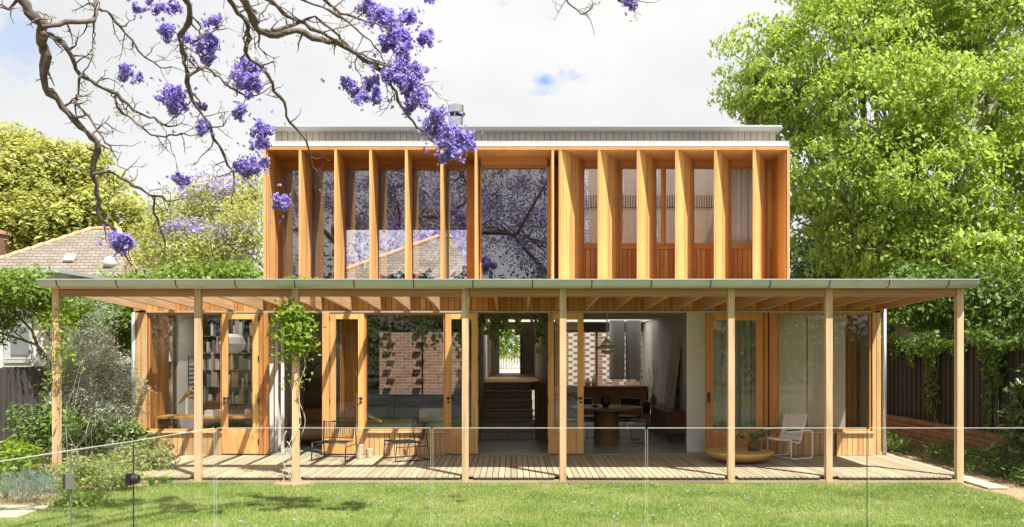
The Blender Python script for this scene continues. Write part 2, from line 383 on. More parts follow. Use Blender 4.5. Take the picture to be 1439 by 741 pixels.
# back wall with window openings
for a, b, c, d in ((xl+.1, -3.6, FL, CE), (-3.6, -1.2, FL, .7), (-3.6, -1.2, 2.45, CE), (-1.2, -.74, FL, CE),
                   (.74, 1.3, FL, CE), (1.3, 4.1, FL, .85), (1.3, 4.1, 2.45, CE), (4.1, xr-.1, FL, CE)):
    iw(a, b, BY, BY+.15, c, d, 'darkwall')
def window(x0, x1, z0, z1, y, fw=.05, depth=.07, mat='cedar', glass='glass', mull=(), parent=house, name='window'):
    m = MB().box(x0, x0+fw, y, y+depth, z0, z1).box(x1-fw, x1, y, y+depth, z0, z1)
    m.box(x0+fw, x1-fw, y, y+depth, z0, z0+fw).box(x0+fw, x1-fw, y, y+depth, z1-fw, z1)
    for k in mull: m.box(k-fw/2, k+fw/2, y, y+depth, z0+fw, z1-fw)
    o = m.build(name, M[mat], parent, bevel=.003)
    if glass:
        xs = [x0+fw] + [v for k in mull for v in (k-fw/2, k+fw/2)] + [x1-fw]
        for i in range(0, len(xs), 2):
            MB().box(xs[i]+.0005, xs[i+1]-.0005, y+depth/2-.004, y+depth/2+.004, z0+fw+.0005, z1-fw-.0005).build('pane', M[glass], o)
    return o
window(-3.6, -1.2, .7, 2.45, BY+.02, mull=(-2.4,), mat='walnutz')
window(1.3, 4.1, .85, 2.45, BY+.02, mull=(2.25, 3.55), mat='walnutz')
# ground floor front: study window and seat
def front_window(x0, x1, zb=.52):
    return window(x0, x1, zb, HD, .0, fw=.035, depth=.08)
def plinth(x0, x1, y=-.03, top=.49, nm='seat_front', w=.09):
    boards(x0, x1, .105, top, y, nm, M['clad'], w)
    return MB().box(x0-.01, x1+.01, y-.04, .16, top, top+.028).build('window_seat', M['post'], house, bevel=.004)
front_window(-6.40, -5.09); plinth(-6.40, -5.09)
front_window(-2.60, -1.175); plinth(-2.60, -1.175)
front_window(4.65, 6.31); plinth(4.65, 5.66); plinth(5.66, 6.31, -.10)
# door leaves
def door(x0, x1, handle_side, y=-.035, sw=.105, rail=.11, kick=.44, sliding=False, mat='fin'):
    z0, z1 = .125, HD-.005; d = .05
    m = MB().box(x0, x0+sw, y, y+d, z0, z1).box(x1-sw, x1, y, y+d, z0, z1)
    m.box(x0+sw, x1-sw, y+.001, y+d-.001, z1-rail, z1).box(x0+sw, x1-sw, y+.001, y+d-.001, z0, z0+kick-.12)
    o = m.build('door', M[mat], house, bevel=.003)
    MB().box(x0+sw, x1-sw, y+.002, y+d-.002, z0+kick-.118, z0+kick).build('rail', M[mat], o)
    MB().box(x0+sw+.001, x1-sw-.001, y+d/2-.004, y+d/2+.004, z0+kick+.001, z1-rail-.001).build('pane', M['glass'], o)
    hx = x0+.05 if handle_side < 0 else x1-.05
    h = MB()
    if sliding:
        h.box(hx-.028, hx+.028, y-.006, y-.0005, 1.02, 1.2); h.build('handle', M['black'], o, bevel=.015)
    else:
        h.tube([(hx, y, 1.1), (hx, y-.05, 1.1)], .012).tube([(hx, y-.05, 1.1), (hx-handle_side*.11, y-.05, 1.1)], .009)
        h.tube([(hx, y-.0005, 1.1), (hx, y-.012, 1.1)], .026, 14).tube([(hx, y-.0005, 1.03), (hx, y-.01, 1.03)], .02, 12)
        h.build('handle', M['black'], o, smooth=True)
        gx = x1+.002 if handle_side < 0 else x0-.002
        for z in (.3, 1.0, 1.75, 2.45): MB().tube([(gx, y-.008, z), (gx, y-.008, z+.09)], .009).build('hinge', M['black'], o)
    return o
door(-5.09, -4.45, -1); door(-3.2, -2.6, 1); door(-1.175, -.6, -1); door(.625, 1.25, 1)
door(3.40, 4.41, -1, y=.0, sw=.13, rail=.13, kick=.42, sliding=True, mat='cedar')
# jambs and timber reveals
def post(x0, x1, y0, y1, z0=.12, z1=HD, m='cedar', nm='jamb'): return MB().box(x0, x1, y0, y1, z0, z1).build(nm, M[m], house, bevel=.003)
post(-4.44, -4.37, -.03, .33); post(-4.36, -4.285, -.05, .05)
post(-3.33, -3.205, -.05, .06, m='fin'); side_boards(-3.02, .05, .85, FL, HD, 1, 'reveal', M['cedar'])
side_boards(-2.8, .4, .85, FL, HD, 1, 'reveal', M['cedar'])
MB().box(-3.09, -2.82, .40, .44, FL, HD).build('reveal', M['cedar'], house)
boards(-.86, -.75, FL, HD, .05, 'reveal', M['cedar']); boards(.75, .88, FL, HD, .05, 'reveal', M['cedar'])
post(4.42, 4.49, -.02, .3); post(4.51, 4.64, -.04, .1, m='cedar')
post(4.425, 4.5, .31, .6, m='cedar')
# white sliding frames in the living room opening
for px in (386, 394): MB().box(X(px, .3), X(px, .3)+.055, .30+.03*(px-384)/7, .325+.03*(px-384)/7, FL, HD).build('white_jamb', M['white'], house)
MB().box(X(380,.4), X(386, .4), .40, .42, FL, HD).build('white_jamb', M['greywall'], house)
# side window in the study
w_ = MB().box(xl+.0, xl+.06, 1.0, 1.05, FL, 2.6).box(xl, xl+.06, 1.7, 1.75, FL, 2.6).box(xl, xl+.06, 1.05, 1.7, FL, FL+.05).box(xl, xl+.06, 1.05, 1.7, 2.55, 2.6).build('window', M['walnutz'], house)
MB().box(xl+.03, xl+.036, 1.051, 1.699, FL+.051, 2.549).build('pane', M['glass'], w_)
MB().box(xl, xl+.06, 1.0, 1.75, 2.6, 2.89).build('cladding', M['clad'], house)
# timber column inside the right hand corner window and its curtain side
side_boards(5.95, .7, .95, FL, HD, -1, 'inner_column', M['cedar']); boards(5.97, 6.33, FL, HD, .7, 'inner_column', M['cedar'])
# hall: stair to entry level, front door
EZ = 1.2
for i in range(6):
    z1 = FL+(i+1)*(EZ-FL)/6
    st = MB().box(-.64, .44, 2.6+i*.42, 2.6+(i+1)*.42+.02, -.02, z1-.045).build('step', M['linen'], house)
    MB().box(-.645, .445, 2.58+i*.42, 2.6+(i+1)*.42, z1-.0445, z1).build('tread', M['oak'], st, bevel=.004)
MB().box(-.64, .64, 5.12, 12.0, 1.0, EZ).build('entry_floor', M['oak'], house)
boards(.45, .66, FL, 1.25, 2.4, 'stair_cupboard', M['walnutz'])
iw(-.74, -.66, 8.2, 12, 1.0, 3.4); iw(.66, .74, 8.2, 12, 1.0, 3.4)
MB().box(-.74, .74, 8.05, 12, 3.4, 3.45).build('ceiling', M['ceil'], house)
# front wall of the entry with door opening
fy = 12.0
dx0, dx1, dz1 = X(702, fy), X(733, fy), Z(463, fy)
for a, b, c, d in ((-.74, dx0, 1.0, 3.4), (dx1, .74, 1.0, 3.4), (dx0, dx1, dz1, 3.4)): iw(a, b, fy, fy+.1, c, d, 'white')
fd = MB().box(dx1-.05, dx1-.0, fy-.65, fy-.02, EZ+.01, dz1-.02).build('front_door', M['walnutz'], house)
MB().box(dx0, dx1, fy+.1, fy+.4, 1.0, EZ).build('doorstep', M['stone'], house)

# ------------------------------------------------ upper storey
UY = -.2; GY = .68
UX0, UX1 = X(370, UY), X(1110, UY); UT = Z(206, UY); UB = 2.96
sof = UT-.055
SK = (1.0, 4.72, 1.05, 3.2)  # roof opening for the added skylight over the upper right room
ub = MB().box(UX0, UX1, UY, SK[2], sof, UT).box(UX0, SK[0], SK[2], SK[3], sof, UT).box(SK[1], UX1, SK[2], SK[3], sof, UT).box(UX0, UX1, SK[3], 5.2, sof, UT)
ub.build('upper_soffit', M['cedary'], house)
MB().box(UX0+.03, UX1-.03, UY+.02, 5.18, UB-.02, UB+.05).build('upper_floor', M['cedary'], house)
o = MB().box(UX0, UX0+.045, UY+.002, GY, UB+.05, sof-.001).build('side_fin', M['fin'], house, bevel=.003)
side_boards(UX0+.066, UY+.03, GY, UB+.05, sof-.001, 1, 'side_lining', M['fin'], .12)
o = MB().box(UX1-.045, UX1, UY+.002, GY, UB+.05, sof-.001).build('side_fin', M['fin'], house, bevel=.003)
side_boards(UX1-.066, UY+.03, GY, UB+.05, sof-.001, -1, 'side_lining', M['cedar'], .12)
MB().box(UX0, UX0+.045, GY, 5.2, UB+.05, sof-.001).build('side_wall', M['clad'], house)
MB().box(UX1-.045, UX1, GY, 5.2, UB+.05, sof-.001).build('side_wall', M['clad'], house)
# straight fins on the left
def fin(x, y0, y1, ang=0, t=.042, mat='fin'):
    ln = y1-y0; m = MB(); n = 8; s = ln/n
    m.box(-t/2+.006, t/2-.006, .002, ln, 0, sof-UB-.052)
    for i in range(n):
        m.box(-t/2, t/2, i*s+(.0 if i == 0 else .003), (i+1)*s-.003, 0, sof-UB-.053)
    o = m.build('fin', M[mat], house)
    o.location = (x, y0, UB+.051); o.rotation_euler = (0, 0, ang); return o
for px in (419.5, 469.5, 518.6, 568.8, 618.5): fin(X(px+2, UY), UY+.001, GY-.01)
fin(X(668.8, UY), UY+.001, GY-.01); fin(X(777, UY), UY+.001, GY-.01)
rp = [(785, 820), (840, 869.5), (895, 921), (949, 974), (1003.5, 1026), (1058, 1076)]
for a, b in rp:
    xa, xb = X(a+1.5, UY), X(b, GY); dx = xb-xa; dy = GY-UY-.02; ln = math.hypot(dx, dy)
    fin(xa, UY+.001, UY+ln, -math.atan2(dx, dy))
# glazing line
hz = Z(234, GY)
MB().box(UX0+.05, UX1-.05, GY, GY+.08, hz, sof-.001).build('head_board', M['cedarx'], house)
b0 = UB+.05
wl = window(X(394, GY), X(484, GY), b0, hz, GY+.005, fw=.05, mull=(X(436, GY),), glass='glassup')
wl = window(X(484, GY), X(660, GY), b0, hz, GY+.005, fw=.03, mull=(X(530, GY), X(577, GY), X(624, GY)), glass='glassup')
MB().box(X(656, GY), X(672, GY), GY-.1, GY+.0, b0, hz).build('mullion_board', M['cedar'], house)
MB().box(UX0+.07, X(394, GY), GY, GY+.04, b0, hz).build('wall_board', M['cedar'], house)
window(X(674.5, GY), X(771, GY), b0, hz, GY-.06, fw=.03, glass='glassup')
MB().box(X(771, GY), X(784, GY), GY-.06, GY+.02, b0, hz).build('wall_board', M['cedar'], house)
MB().box(X(674, UY), X(771, UY), GY-.3, GY-.07, hz-.0, sof-.002).build('head_board', M['cedarx'], house)
sz = Z(347, GY)
boards(X(784, GY), X(1089, GY), b0, sz-.045, GY-.0, 'cladding', M['cedar'], .085)
MB().box(X(784, GY), X(1089, GY), GY-.03, GY+.06, sz-.044, sz+.03).build('sill', M['cedarx'], house, bevel=.003)
for a, b in ((784, 872), (872, 933), (933, 1023), (1023, 1078)):
    window(X(a, GY), X(b, GY), sz+.031, hz-.001, GY+.0, fw=.04, glass='glass' if a == 1023 else 'glassup')
MB().box(X(1078, GY), X(1090, GY), GY-.02, GY+.05, sz+.031, hz-.001).build('wall_board', M['cedar'], house)
# upper rooms: partitions, backs
def uw(x0, x1, y0, y1, z0=3.01, z1=sof-.01, m='white', nm='interior_wall'): return MB().box(x0, x1, y0, y1, z0, z1).build(nm, M[m], house)
uw(-.62, -.56, .8, 5.1, m='greywall'); uw(.72, .78, .8, 5.1, m='greywall'); uw(.78, UX1-.05, 3.2, 3.26, m='greywall')
uw(-.56, .72, 4.0, 4.06, m='darkwall'); uw(SK[0]+.022, SK[1]-.022, 3.184, 3.198, 3.01, UT+.5, m='greywall')
bx0, bx1, bz0, bz1 = -4.0, -.7, 3.15, Z(316, 5.1)
for a, b, c, d in ((UX0+.05, bx0, 3.01, sof), (bx1, -.62, 3.01, sof), (bx0, bx1, 3.01, bz0), (bx0, bx1, bz1, sof)): uw(a, b, 5.1, 5.2, c, d-.01)
uw(.72, UX1-.05, 5.1, 5.2); uw(-.56, .72, 5.1, 5.2)
window(bx0, bx1, bz0, bz1, 5.12, fw=.05, mull=(-3.2, -2.35, -1.5), mat='walnutz', glass='glass')
# vent grille on the upper back wall
g = MB()
gz0, gz1 = Z(291, 3.15), Z(275, 3.15)
for i in range(2, 69): g.box(.95+i*.052, .975+i*.052, 3.15, 3.1835, gz0, gz1)
vg = g.build('vent_grille', M['greywall'], house); MB().box(1.03, 4.6, 3.178, 3.1838, gz0-.01, gz1+.01).build('duct', M['black'], vg)
PY0 = .74
# flashing, pop-up and cap
MB().box(UX0+.09, UX1+.0, UY+.04, PY0, UT+.001, UT+.105).build('flashing', M['flash'], house)
MB().box(UX0-.005, UX1+.005, UY-.005, UY+.05, UT+.001, UT+.016).build('flashing_lip', M['flash'], house)
PY = .75
pt = Z(179, PY); pz = UT+.106
boards(X(387, PY), X(1090, PY), pz, pt-.08, PY, 'upstand_cladding', M['grey_clad'], .115)
ua, ub2 = X(386, PY), X(1091, PY)
MB().box(ua, ub2, PY+.045, PY+.1, UT+.001, pt-.087).box(ua, ua+.06, PY+.1, 4.9, UT+.001, pt-.087).box(ub2-.06, ub2, PY+.1, 4.9, UT+.001, pt-.087).box(ua, ub2, 4.9, 5.0, UT+.001, pt-.087).build('upstand', M['grey_clad'], house)
ca, cb = X(381, PY-.1), X(1098, PY-.1)
MB().prism([(PY-.13, pt-.085), (SK[2], pt-.085), (SK[2], pt), (PY-.16, pt), (PY-.16, pt-.03)], 'x', ca, cb).box(ca, SK[0], SK[2]+.0005, SK[3], pt-.085, pt).box(SK[1], cb, SK[2]+.0005, SK[3], pt-.085, pt).box(ca, cb, SK[3]+.0005, 5.1, pt-.085, pt).build('roof_cap', M['flash'], house)
MB().quad((SK[0]-.02, SK[2]-.02, pt+.01), (SK[1]+.02, SK[2]-.02, pt+.01), (SK[1]+.02, SK[3]+.02, pt+.01), (SK[0]-.02, SK[3]+.02, pt+.01)).build('added_skylight', M['opal'], house)  # added opal panel, unseen, lightens the upper right wall and curtain
MB().box(.79, SK[0], .8, 5.09, sof-.03, sof-.001).box(SK[1], UX1-.06, .8, 5.09, sof-.03, sof-.001).box(SK[0], SK[1], .8, SK[2], sof-.03, sof-.001).box(UX0+.06, -.63, .9, 5.09, sof-.03, sof-.001).build('ceiling', M['ceil'], house)
MB().box(SK[0], SK[0]+.02, SK[2]+.001, SK[3]-.001, sof+.001, pt-.0).box(SK[1]-.02, SK[1], SK[2]+.001, SK[3]-.001, sof+.001, pt).box(SK[0]+.021, SK[1]-.021, SK[2]+.001, SK[2]+.02, sof+.001, pt).build('added_skylight_shaft', M['ceil'], house)
MB().box(X(440, .3), X(1040, .3), .2, .6, pz+.0, pz+.025).build('solar_strip', M['black'], house)
# flue
fl = empty('roof_flue', (X(640.5, 2.6), 2.6, pt)); fl.parent = house
MB().lathe([(.15, 0), (.15, .60), (.155, .60), (.155, .66)], seg=20).build('pipe', M['steel'], fl, smooth=False)
MB().lathe([(.13, .66), (.13, .71)], seg=20).build('gap', M['black'], fl)
MB().lathe([(.19, .71), (.2, .74), (.17, .74)], seg=20).build('collar', M['black'], fl)
MB().lathe([(.165, .74), (.165, .9), (.15, .91)], seg=20).build('cowl', M['steel'], fl)

# downpipes
dp = MB().tube([(X(188, -.05), -.06, .0), (X(188, -.05), -.06, 2.6)], .035, 12).build('downpipe', M['galv'], house, smooth=True)
dp = MB().tube([(X(1241, .05), .0, .0), (X(1241, .05), .0, 2.9)], .04, 12).build('downpipe', M['galv'], house, smooth=True)

# ------------------------------------------------------------------ pergola
perg = empty('pergola', (0, -2.55, 0), 0, 'long timber pergola with eight square posts and zinc gutter along the deck', 'pergola')
perg_off = Vector((0, -2.55, 0))
def pbuild(m, name, mat, parent=perg, bevel=0, smooth=False):
    o = m.build(name, mat, parent, bevel=bevel, smooth=smooth)
    if parent is perg: o.location = -perg_off
    return o
FYp = -2.55
bt = Z(406.5, FYp); bb = Z(417, FYp)
for px in (80, 279, 416, 654, 791, 1027, 1164, 1347.5):
    xx = X(px, FYp)
    pbuild(MB().box(xx-.048, xx+.048, FYp-.05, FYp+.046, .0, bt), 'post', M['post'], bevel=.004)
pbuild(MB().box(X(75, FYp), X(1352, FYp), FYp-.046, FYp+.05, bt+.001, bt+.045), 'top_plate', M['beam'], bevel=.003)
pxs = (80, 279, 416, 654, 791, 1027, 1164, 1347.5)
for a, b in zip(pxs[:-1], pxs[1:]):
    pbuild(MB().box(X(a, FYp)+.05, X(b, FYp)-.05, FYp-.035, FYp+.04, bb, bt-.001), 'beam', M['beam'], bevel=.004)
RX0, RX1 = -6.44, 6.44
nr = 26
def rz(y, z0=2.72, z1=2.64): return z0+(z1-z0)*(y-FYp)/(-FYp)
for i in range(nr):
    xx = RX0+i*(RX1-RX0)/(nr-1)
    m = MB().prism([(FYp+.052, rz(FYp)+.03), (-.05, rz(0)), (-.05, 2.86), (FYp+.052, 2.86)], 'x', xx-.022, xx+.022)
    pbuild(m, 'rafter', M['rafter'], bevel=.002)
GYc = -2.72
rt = MB().box(-.68, X(1352, FYp), FYp-.1, -.03, 2.863, 2.893)
pbuild(rt, 'roof_sheet', M['post'])
pbuild(MB().box(-.66, X(1350, FYp), FYp-.1, .05, 2.8935, 2.915), 'roof_cover', M['roofpale'])
for i in range(6):
    a = X(75, FYp)+i*(-.69-X(75, FYp))/6
    pbuild(MB().box(a+.004, a+(-.69-X(75, FYp))/6-.004, FYp-.1, .04, 2.863, 2.873), 'roof_pane', M['glasspool'])
# gutter: ogee-ish profile extruded, seams
gz = Z(404.5, GYc-.05); gt = Z(392, GYc-.12)
prof = [(GYc+.07, gz), (GYc-.0, gz), (GYc-.055, gz+.02), (GYc-.09, gz+.055), (GYc-.105, gt-.02), (GYc-.12, gt-.012), (GYc-.12, gt), (GYc-.1, gt), (GYc-.085, gz+.06), (GYc-.05, gz+.03), (GYc+.06, gz+.012), (GYc+.06, gt), (GYc+.07, gt)]
go = MB().prism(prof, 'x', X(57, GYc), X(1371, GYc)); g_ = pbuild(go, 'gutter', M['gutter'])
for i in range(16):
    px = 84+i*83
    if px > 1365: break
    sm = MB(); q = [(GYc+.0, gz-.003), (GYc-.057, gz+.018), (GYc-.093, gz+.053), (GYc-.109, gt-.02), (GYc-.105, gt-.02), (GYc-.088, gz+.055), (GYc-.054, gz+.022), (GYc, gz+.001)]
    sm.prism(q, 'x', X(px, GYc)-.007, X(px, GYc)+.007); sm.build('seam', M['black'], g_)
pbuild(MB().box(X(70, FYp), X(1356, FYp), FYp-.12, FYp-.07, bt+.03, gz+.02), 'fascia', M['beam'])
M['_'] = None

# ------------------------------------------------------------------ deck
m = MB(); x = X(182, -2.6)*1.0; x0 = -6.66; x1 = 6.62; n = int((x1-x0)/.092); s = (x1-x0)/n
pn = [X(p, FYp) for p in pxs]
for i in range(n):
    a, b = x0+i*s+.005, x0+(i+1)*s-.005
    fr = -2.605
    if any(abs((a+b)/2-q) < .095 for q in pn): fr = -2.49
    m.box(a, b, fr, .02, .075, .1+random.uniform(-.001, .001))
tag(m.build('deck', M['deck'], None, bevel=.002), kind='structure')
m = MB()
for y in (-2.3, -1.7, -1.1, -.5): m.box(x0, x1, y, y+.06, -.0, .0745)
tag(m.build('deck_joist', M['groove'], None), kind='structure')
m = MB()
for a, b in zip([x0-.02-.05+.05]+[q+.05 for q in pn[1:-1]], [q-.05 for q in pn[1:-1]]+[pn[-1]-.05]):
    m.box(a, b, -2.59, -2.57, -.0, .052)
tag(m.build('deck_fascia', M['deckf'], None), kind='structure')

# ------------------------------------------------------------------ ground
gm, nt, out = new_mat('soil'); p = principled(nt, out, .95)
v, _ = mapping(nt, (1, 1, 1)); f = noise(nt, v, 1.2, 6)
L(nt, ramp(nt, f, [(.3, (.09, .11, .03)), (.55, (.16, .14, .07)), (.75, (.2, .16, .1))]), p.inputs['Base Color'])
MB().quad((-300, -300, -.03), (300, -300, -.03), (300, 500, -.03), (-300, 500, -.03)).build('ground', gm)['kind'] = 'structure'
lawn_pts = [(-5.0, -2.62), (-5.35, -2.95), (-5.6, -3.5), (-5.75, -4.4), (-5.9, -5.4), (-6.2, -7), (-6.3, -9.4), (7.1, -9.4), (7.0, -7), (6.25, -5.6), (6.2, -5.0), (6.5, -4.4), (6.65, -3.7), (6.5, -3.1), (6.45, -2.62)]
lm, nt, out = new_mat('lawn_turf'); p = principled(nt, out, .9)
v, _ = mapping(nt, (1, 1, 1)); f = noise(nt, v, 1.4, 6); f2 = noise(nt, v, 60, 3)
L(nt, ramp(nt, mth(nt, 'ADD', mth(nt, 'MULTIPLY', f, .6), mth(nt, 'MULTIPLY', f2, .4)), [(.35, (.10, .15, .03)), (.55, (.18, .24, .055)), (.7, (.26, .30, .09))]), p.inputs['Base Color'])
bump(nt, f2, p, .8, .03)
m = MB(); m.quad(*[(a, b, 0.0) for a, b in lawn_pts][::-1]); lo = m.build('lawn', lm); lo['kind'] = 'structure'
tag(MB().box(-6.6, 7.4, -30, -9.42, -.02, .012).build('terrace', M['terrace'], None), kind='structure')
bedp = MB()
bedp.quad((-9.4, -22, -.012), (-4.9, -22, -.012), (-4.9, -2.5, -.012), (-9.4, -2.5, -.012)).quad((-9.4, -2.5, -.012), (-6.6, -2.5, -.012), (-6.6, 12, -.012), (-9.4, 12, -.012))
tag(bedp.build('garden_bed', M['mulch']), kind='structure')
bedp = MB().quad((6.0, -12, -.012), (8.1, -12, -.012), (8.1, 14, -.012), (6.0, 14, -.012))
tag(bedp.build('garden_bed', M['mulch']), kind='structure')
tag(MB().box(-6.4, -5.72, -5.3, -4.55, -.01, .03).build('paving', M['stone'], bevel=.01), kind='structure')
tag(MB().box(6.68, 6.98, -3.1, 1.5, -.01, .02).build('path', M['stone'], bevel=.01), kind='structure')
# grass blades
def inside(x, y):
    P = np.array(lawn_pts); c = np.zeros(len(x), bool); j = len(P)-1
    for i in range(len(P)):
        xi, yi = P[i]; xj, yj = P[j]
        with np.errstate(divide='ignore', invalid='ignore'):
            c ^= ((yi > y) != (yj > y)) & (x < (xj-xi)*(y-yi)/(yj-yi+1e-12)+xi)
        j = i
    return c
n = 420000
gx = rng.uniform(-6.6, 7.2, n); gy = rng.uniform(-8.0, -2.58, n)
e = .06*(rng.random(n)-.5)
k = inside(gx+e, gy+e); gx, gy = gx[k], gy[k]; n = len(gx)
patch = .5+.5*np.sin(gx*1.7+np.sin(gy*2.3)*1.3)*np.sin(gy*2.1+gx*.6)
h = rng.uniform(.018, .042, n)*(.8+.4*patch); a = rng.uniform(0, 6.283, n); w = rng.uniform(.002, .0045, n)
ln_ = rng.normal(0, .018, (n, 2))
B = np.stack([gx, gy, np.zeros(n)], 1); dx_ = np.stack([np.cos(a)*w, np.sin(a)*w, np.zeros(n)], 1)
T = B+np.stack([ln_[:, 0], ln_[:, 1], h], 1)
V = np.stack([B-dx_, B+dx_, T], 1).reshape(-1, 3)
gmt, nt, out = new_mat('grass_blade'); p = nt.nodes.new('ShaderNodeBsdfPrincipled'); p.inputs['Roughness'].default_value = .5; p.inputs['Specular IOR Level'].default_value = .3
geo = nt.nodes.new('ShaderNodeNewGeometry'); v, _ = mapping(nt, (1, 1.6, 1)); f = noise(nt, v, .8, 5, .6); fb = noise(nt, v, 7, 3)
gsum = mth(nt, 'ADD', mth(nt, 'ADD', mth(nt, 'MULTIPLY', f, .85), mth(nt, 'MULTIPLY', fb, .2)), mth(nt, 'MULTIPLY', mth(nt, 'SUBTRACT', geo.outputs['Random Per Island'], .5), .3))
gc = ramp(nt, gsum, [(.34, (.15, .25, .05)), (.48, (.28, .38, .09)), (.62, (.39, .44, .14)), (.76, (.5, .47, .25))])
L(nt, gc, p.inputs['Base Color']); tr = nt.nodes.new('ShaderNodeBsdfTranslucent'); L(nt, gc, tr.inputs[0]); ms = nt.nodes.new('ShaderNodeMixShader'); ms.inputs[0].default_value = .35
L(nt, p.outputs[0], ms.inputs[1]); L(nt, tr.outputs[0], ms.inputs[2]); L(nt, ms.outputs[0], out.inputs[0]); M['grass'] = gmt
o = np_mesh('grass', V, 3, M['grass']); o['kind'] = 'stuff'
# fallen petals and straw litter
n = 550; c = np.stack([rng.uniform(-5.5, 6, n), rng.uniform(-8, -2.7, n), np.full(n, .04)], 1)
def leaves(C, size, aspect=.5, up=.5, nrm=None, droop=0., jit=.35):
    """diamond leaves: C centres (n,3); returns verts (4n,3)"""
    n = len(C)
    d = rng.normal(size=(n, 3)); d[:, 2] -= droop; d /= np.linalg.norm(d, axis=1)[:, None]
    q = rng.normal(size=(n, 3)); q[:, 2] += up*2
    if nrm is not None: q += nrm
    q /= np.linalg.norm(q, axis=1)[:, None]
    s = np.cross(d, q); s /= np.linalg.norm(s, axis=1)[:, None]+1e-9
    d = np.cross(q, s); d[:, 2] -= droop*.5; d /= np.linalg.norm(d, axis=1)[:, None]+1e-9
    L_ = size*rng.uniform(1-jit, 1+jit, n)[:, None]
    W_ = L_*aspect*.5
    b = C-d*L_*.5; t = C+d*L_*.5-q*L_*.12*0; mid = C-d*L_*.08+q*L_*.08
    return np.stack([b, mid+s*W_, t, mid-s*W_], 1).reshape(-1, 3)
o = np_mesh('fallen_petals', leaves(c, .035, .7, up=3), 4, M['purple_far']); o['kind'] = 'stuff'
n = 9000; c = np.stack([rng.uniform(-9.2, -5.0, n), rng.uniform(-7.5, -1.0, n), np.full(n, .0)], 1); k = ~inside(c[:, 0], c[:, 1]) & ~((c[:, 0] > -6.7) & (c[:, 1] > -2.6)); c = c[k]
c2 = np.stack([rng.uniform(6.1, 8.0, n//3), rng.uniform(-7, 3, n//3), np.full(n//3, .0)], 1); k = ~inside(c2[:, 0], c2[:, 1]) & ~((c2[:, 0] < 7.1) & (c2[:, 1] > -3.6)); c = np.concatenate([c, c2[k]])
M['litter'] = leafmat('dry_litter', (.42, .32, .2), .1, .4)
o = np_mesh('straw_litter', leaves(c, .06, .22, up=3), 4, M['litter']); o['kind'] = 'stuff'

# ------------------------------------------------------------------ foliage
def cloud(blobs, n, clump=.35, per=40, shell=.55, dome=False):
    """leaf centres in clumps on ellipsoid blobs [(x,y,z,rx,ry,rz)] ; returns C, outward normals"""
    b = np.array(blobs, float); vol = (b[:, 3]*b[:, 4]+b[:, 4]*b[:, 5]+b[:, 3]*b[:, 5]); pr = vol/vol.sum()
    nc = max(1, n//per); idx = rng.choice(len(b), nc, p=pr)
    d = rng.normal(size=(nc, 3)); d /= np.linalg.norm(d, axis=1)[:, None]
    r = (shell+(1-shell)*rng.random(nc)**.6)[:, None]*(1+.12*rng.normal(size=(nc, 1)))
    cc = b[idx, :3]+d*r*b[idx, 3:]
    C = np.repeat(cc, per, 0); Nn = np.repeat(d, per, 0)
    if dome:
        u = rng.normal(size=C.shape); u[:, 2] = np.abs(u[:, 2])*.8-.35; u /= np.linalg.norm(u, axis=1)[:, None]
        # sprays lean outwards and down, lit on top, hollow below
        q = np.repeat(rng.uniform(.55, 1.35, (nc, 1))*clump, per, 0)
        tl = np.repeat(d*np.array([1, 1, 0])*clump*.6, per, 0)
        k = rng.random((len(C), 1))
        g = u*q*np.array([1, 1, .75])*(.65+.4*rng.random((len(C), 1)))+tl*k-np.array([0, 0, 1])*clump*.5*k*k
        return C+g, u*1.5+Nn*.3
    g = rng.normal(size=C.shape)*clump*np.repeat(rng.uniform(.6, 1.3, (nc, 1)), per, 0)*np.array([1, 1, .55])
    g[:, 2] -= .25*(g[:, 0]**2+g[:, 1]**2)/clump
    return C+g, Nn
def gnarl(a, b, k=4, amp=.1):
    a, b = Vector(a), Vector(b); pts = [a]
    for i in range(1, k):
        t = i/k; pts.append(a.lerp(b, t)+Vector(rng.normal(size=3))*amp*(b-a).length)
    return pts+[b]
def tree(name, base, blobs, n, size, leaf, bark, label, cat='tree', group=None, r0=.22, clump=.35, per=40, aspect=.5, shell=.55, droop=.4, up=.5, forks=2, extra=None, seg=7, limb=1, dome=False):
    root = empty(name, base, 0, label, cat, group); B = Vector(base)
    m = MB()
    zs = min(b[2]-b[5]*.3 for b in blobs); top = B.lerp(Vector((np.mean([b[0] for b in blobs]), np.mean([b[1] for b in blobs]), zs)), .8)
    m.tube([p-B for p in gnarl(B-Vector((0, 0, .1)), top, 5, .03)], [r0*(1-.09*i) for i in range(6)], 10)
    for b in blobs:
        c = Vector(b[:3]); pts = gnarl(top, c, 4, .06); m.tube([p-B for p in pts], [r0*.5*limb, r0*.4*limb, r0*.3*limb, r0*.22*limb, r0*.12*limb], seg)
        for k in range(forks):
            e = c+Vector(rng.normal(size=3).tolist())*.33
            d = Vector(rng.normal(size=3)); d.normalize(); e = c+Vector((d.x*b[3]*.85, d.y*b[4]*.85, abs(d.z)*b[5]*.8-.1*b[5]))
            m.tube([p-B for p in gnarl(pts[2+k % 2], e, 4, .07)], [r0*.2*limb, r0*.16*limb, r0*.12*limb, r0*.08*limb, r0*.04*limb], 5)
    m.build('trunk', bark, root, smooth=True)
    C, Nn = cloud(blobs, n, clump, per, shell, dome)
    kk = C[:, 2] > .1; C = C[kk]; Nn = Nn[kk]
    V = leaves(C, size, aspect, up, Nn*.9, droop)-np.array(B)
    np_mesh('crown', V, 4, leaf, root)
    if extra:
        lf, nn, nm, sz, eb = extra
        C, Nn = cloud(eb or blobs, nn, clump*.6, per, .8); np_mesh(nm, leaves(C, sz, .7, .3, Nn, .3)-np.array(B), 4, lf, root)
    return root
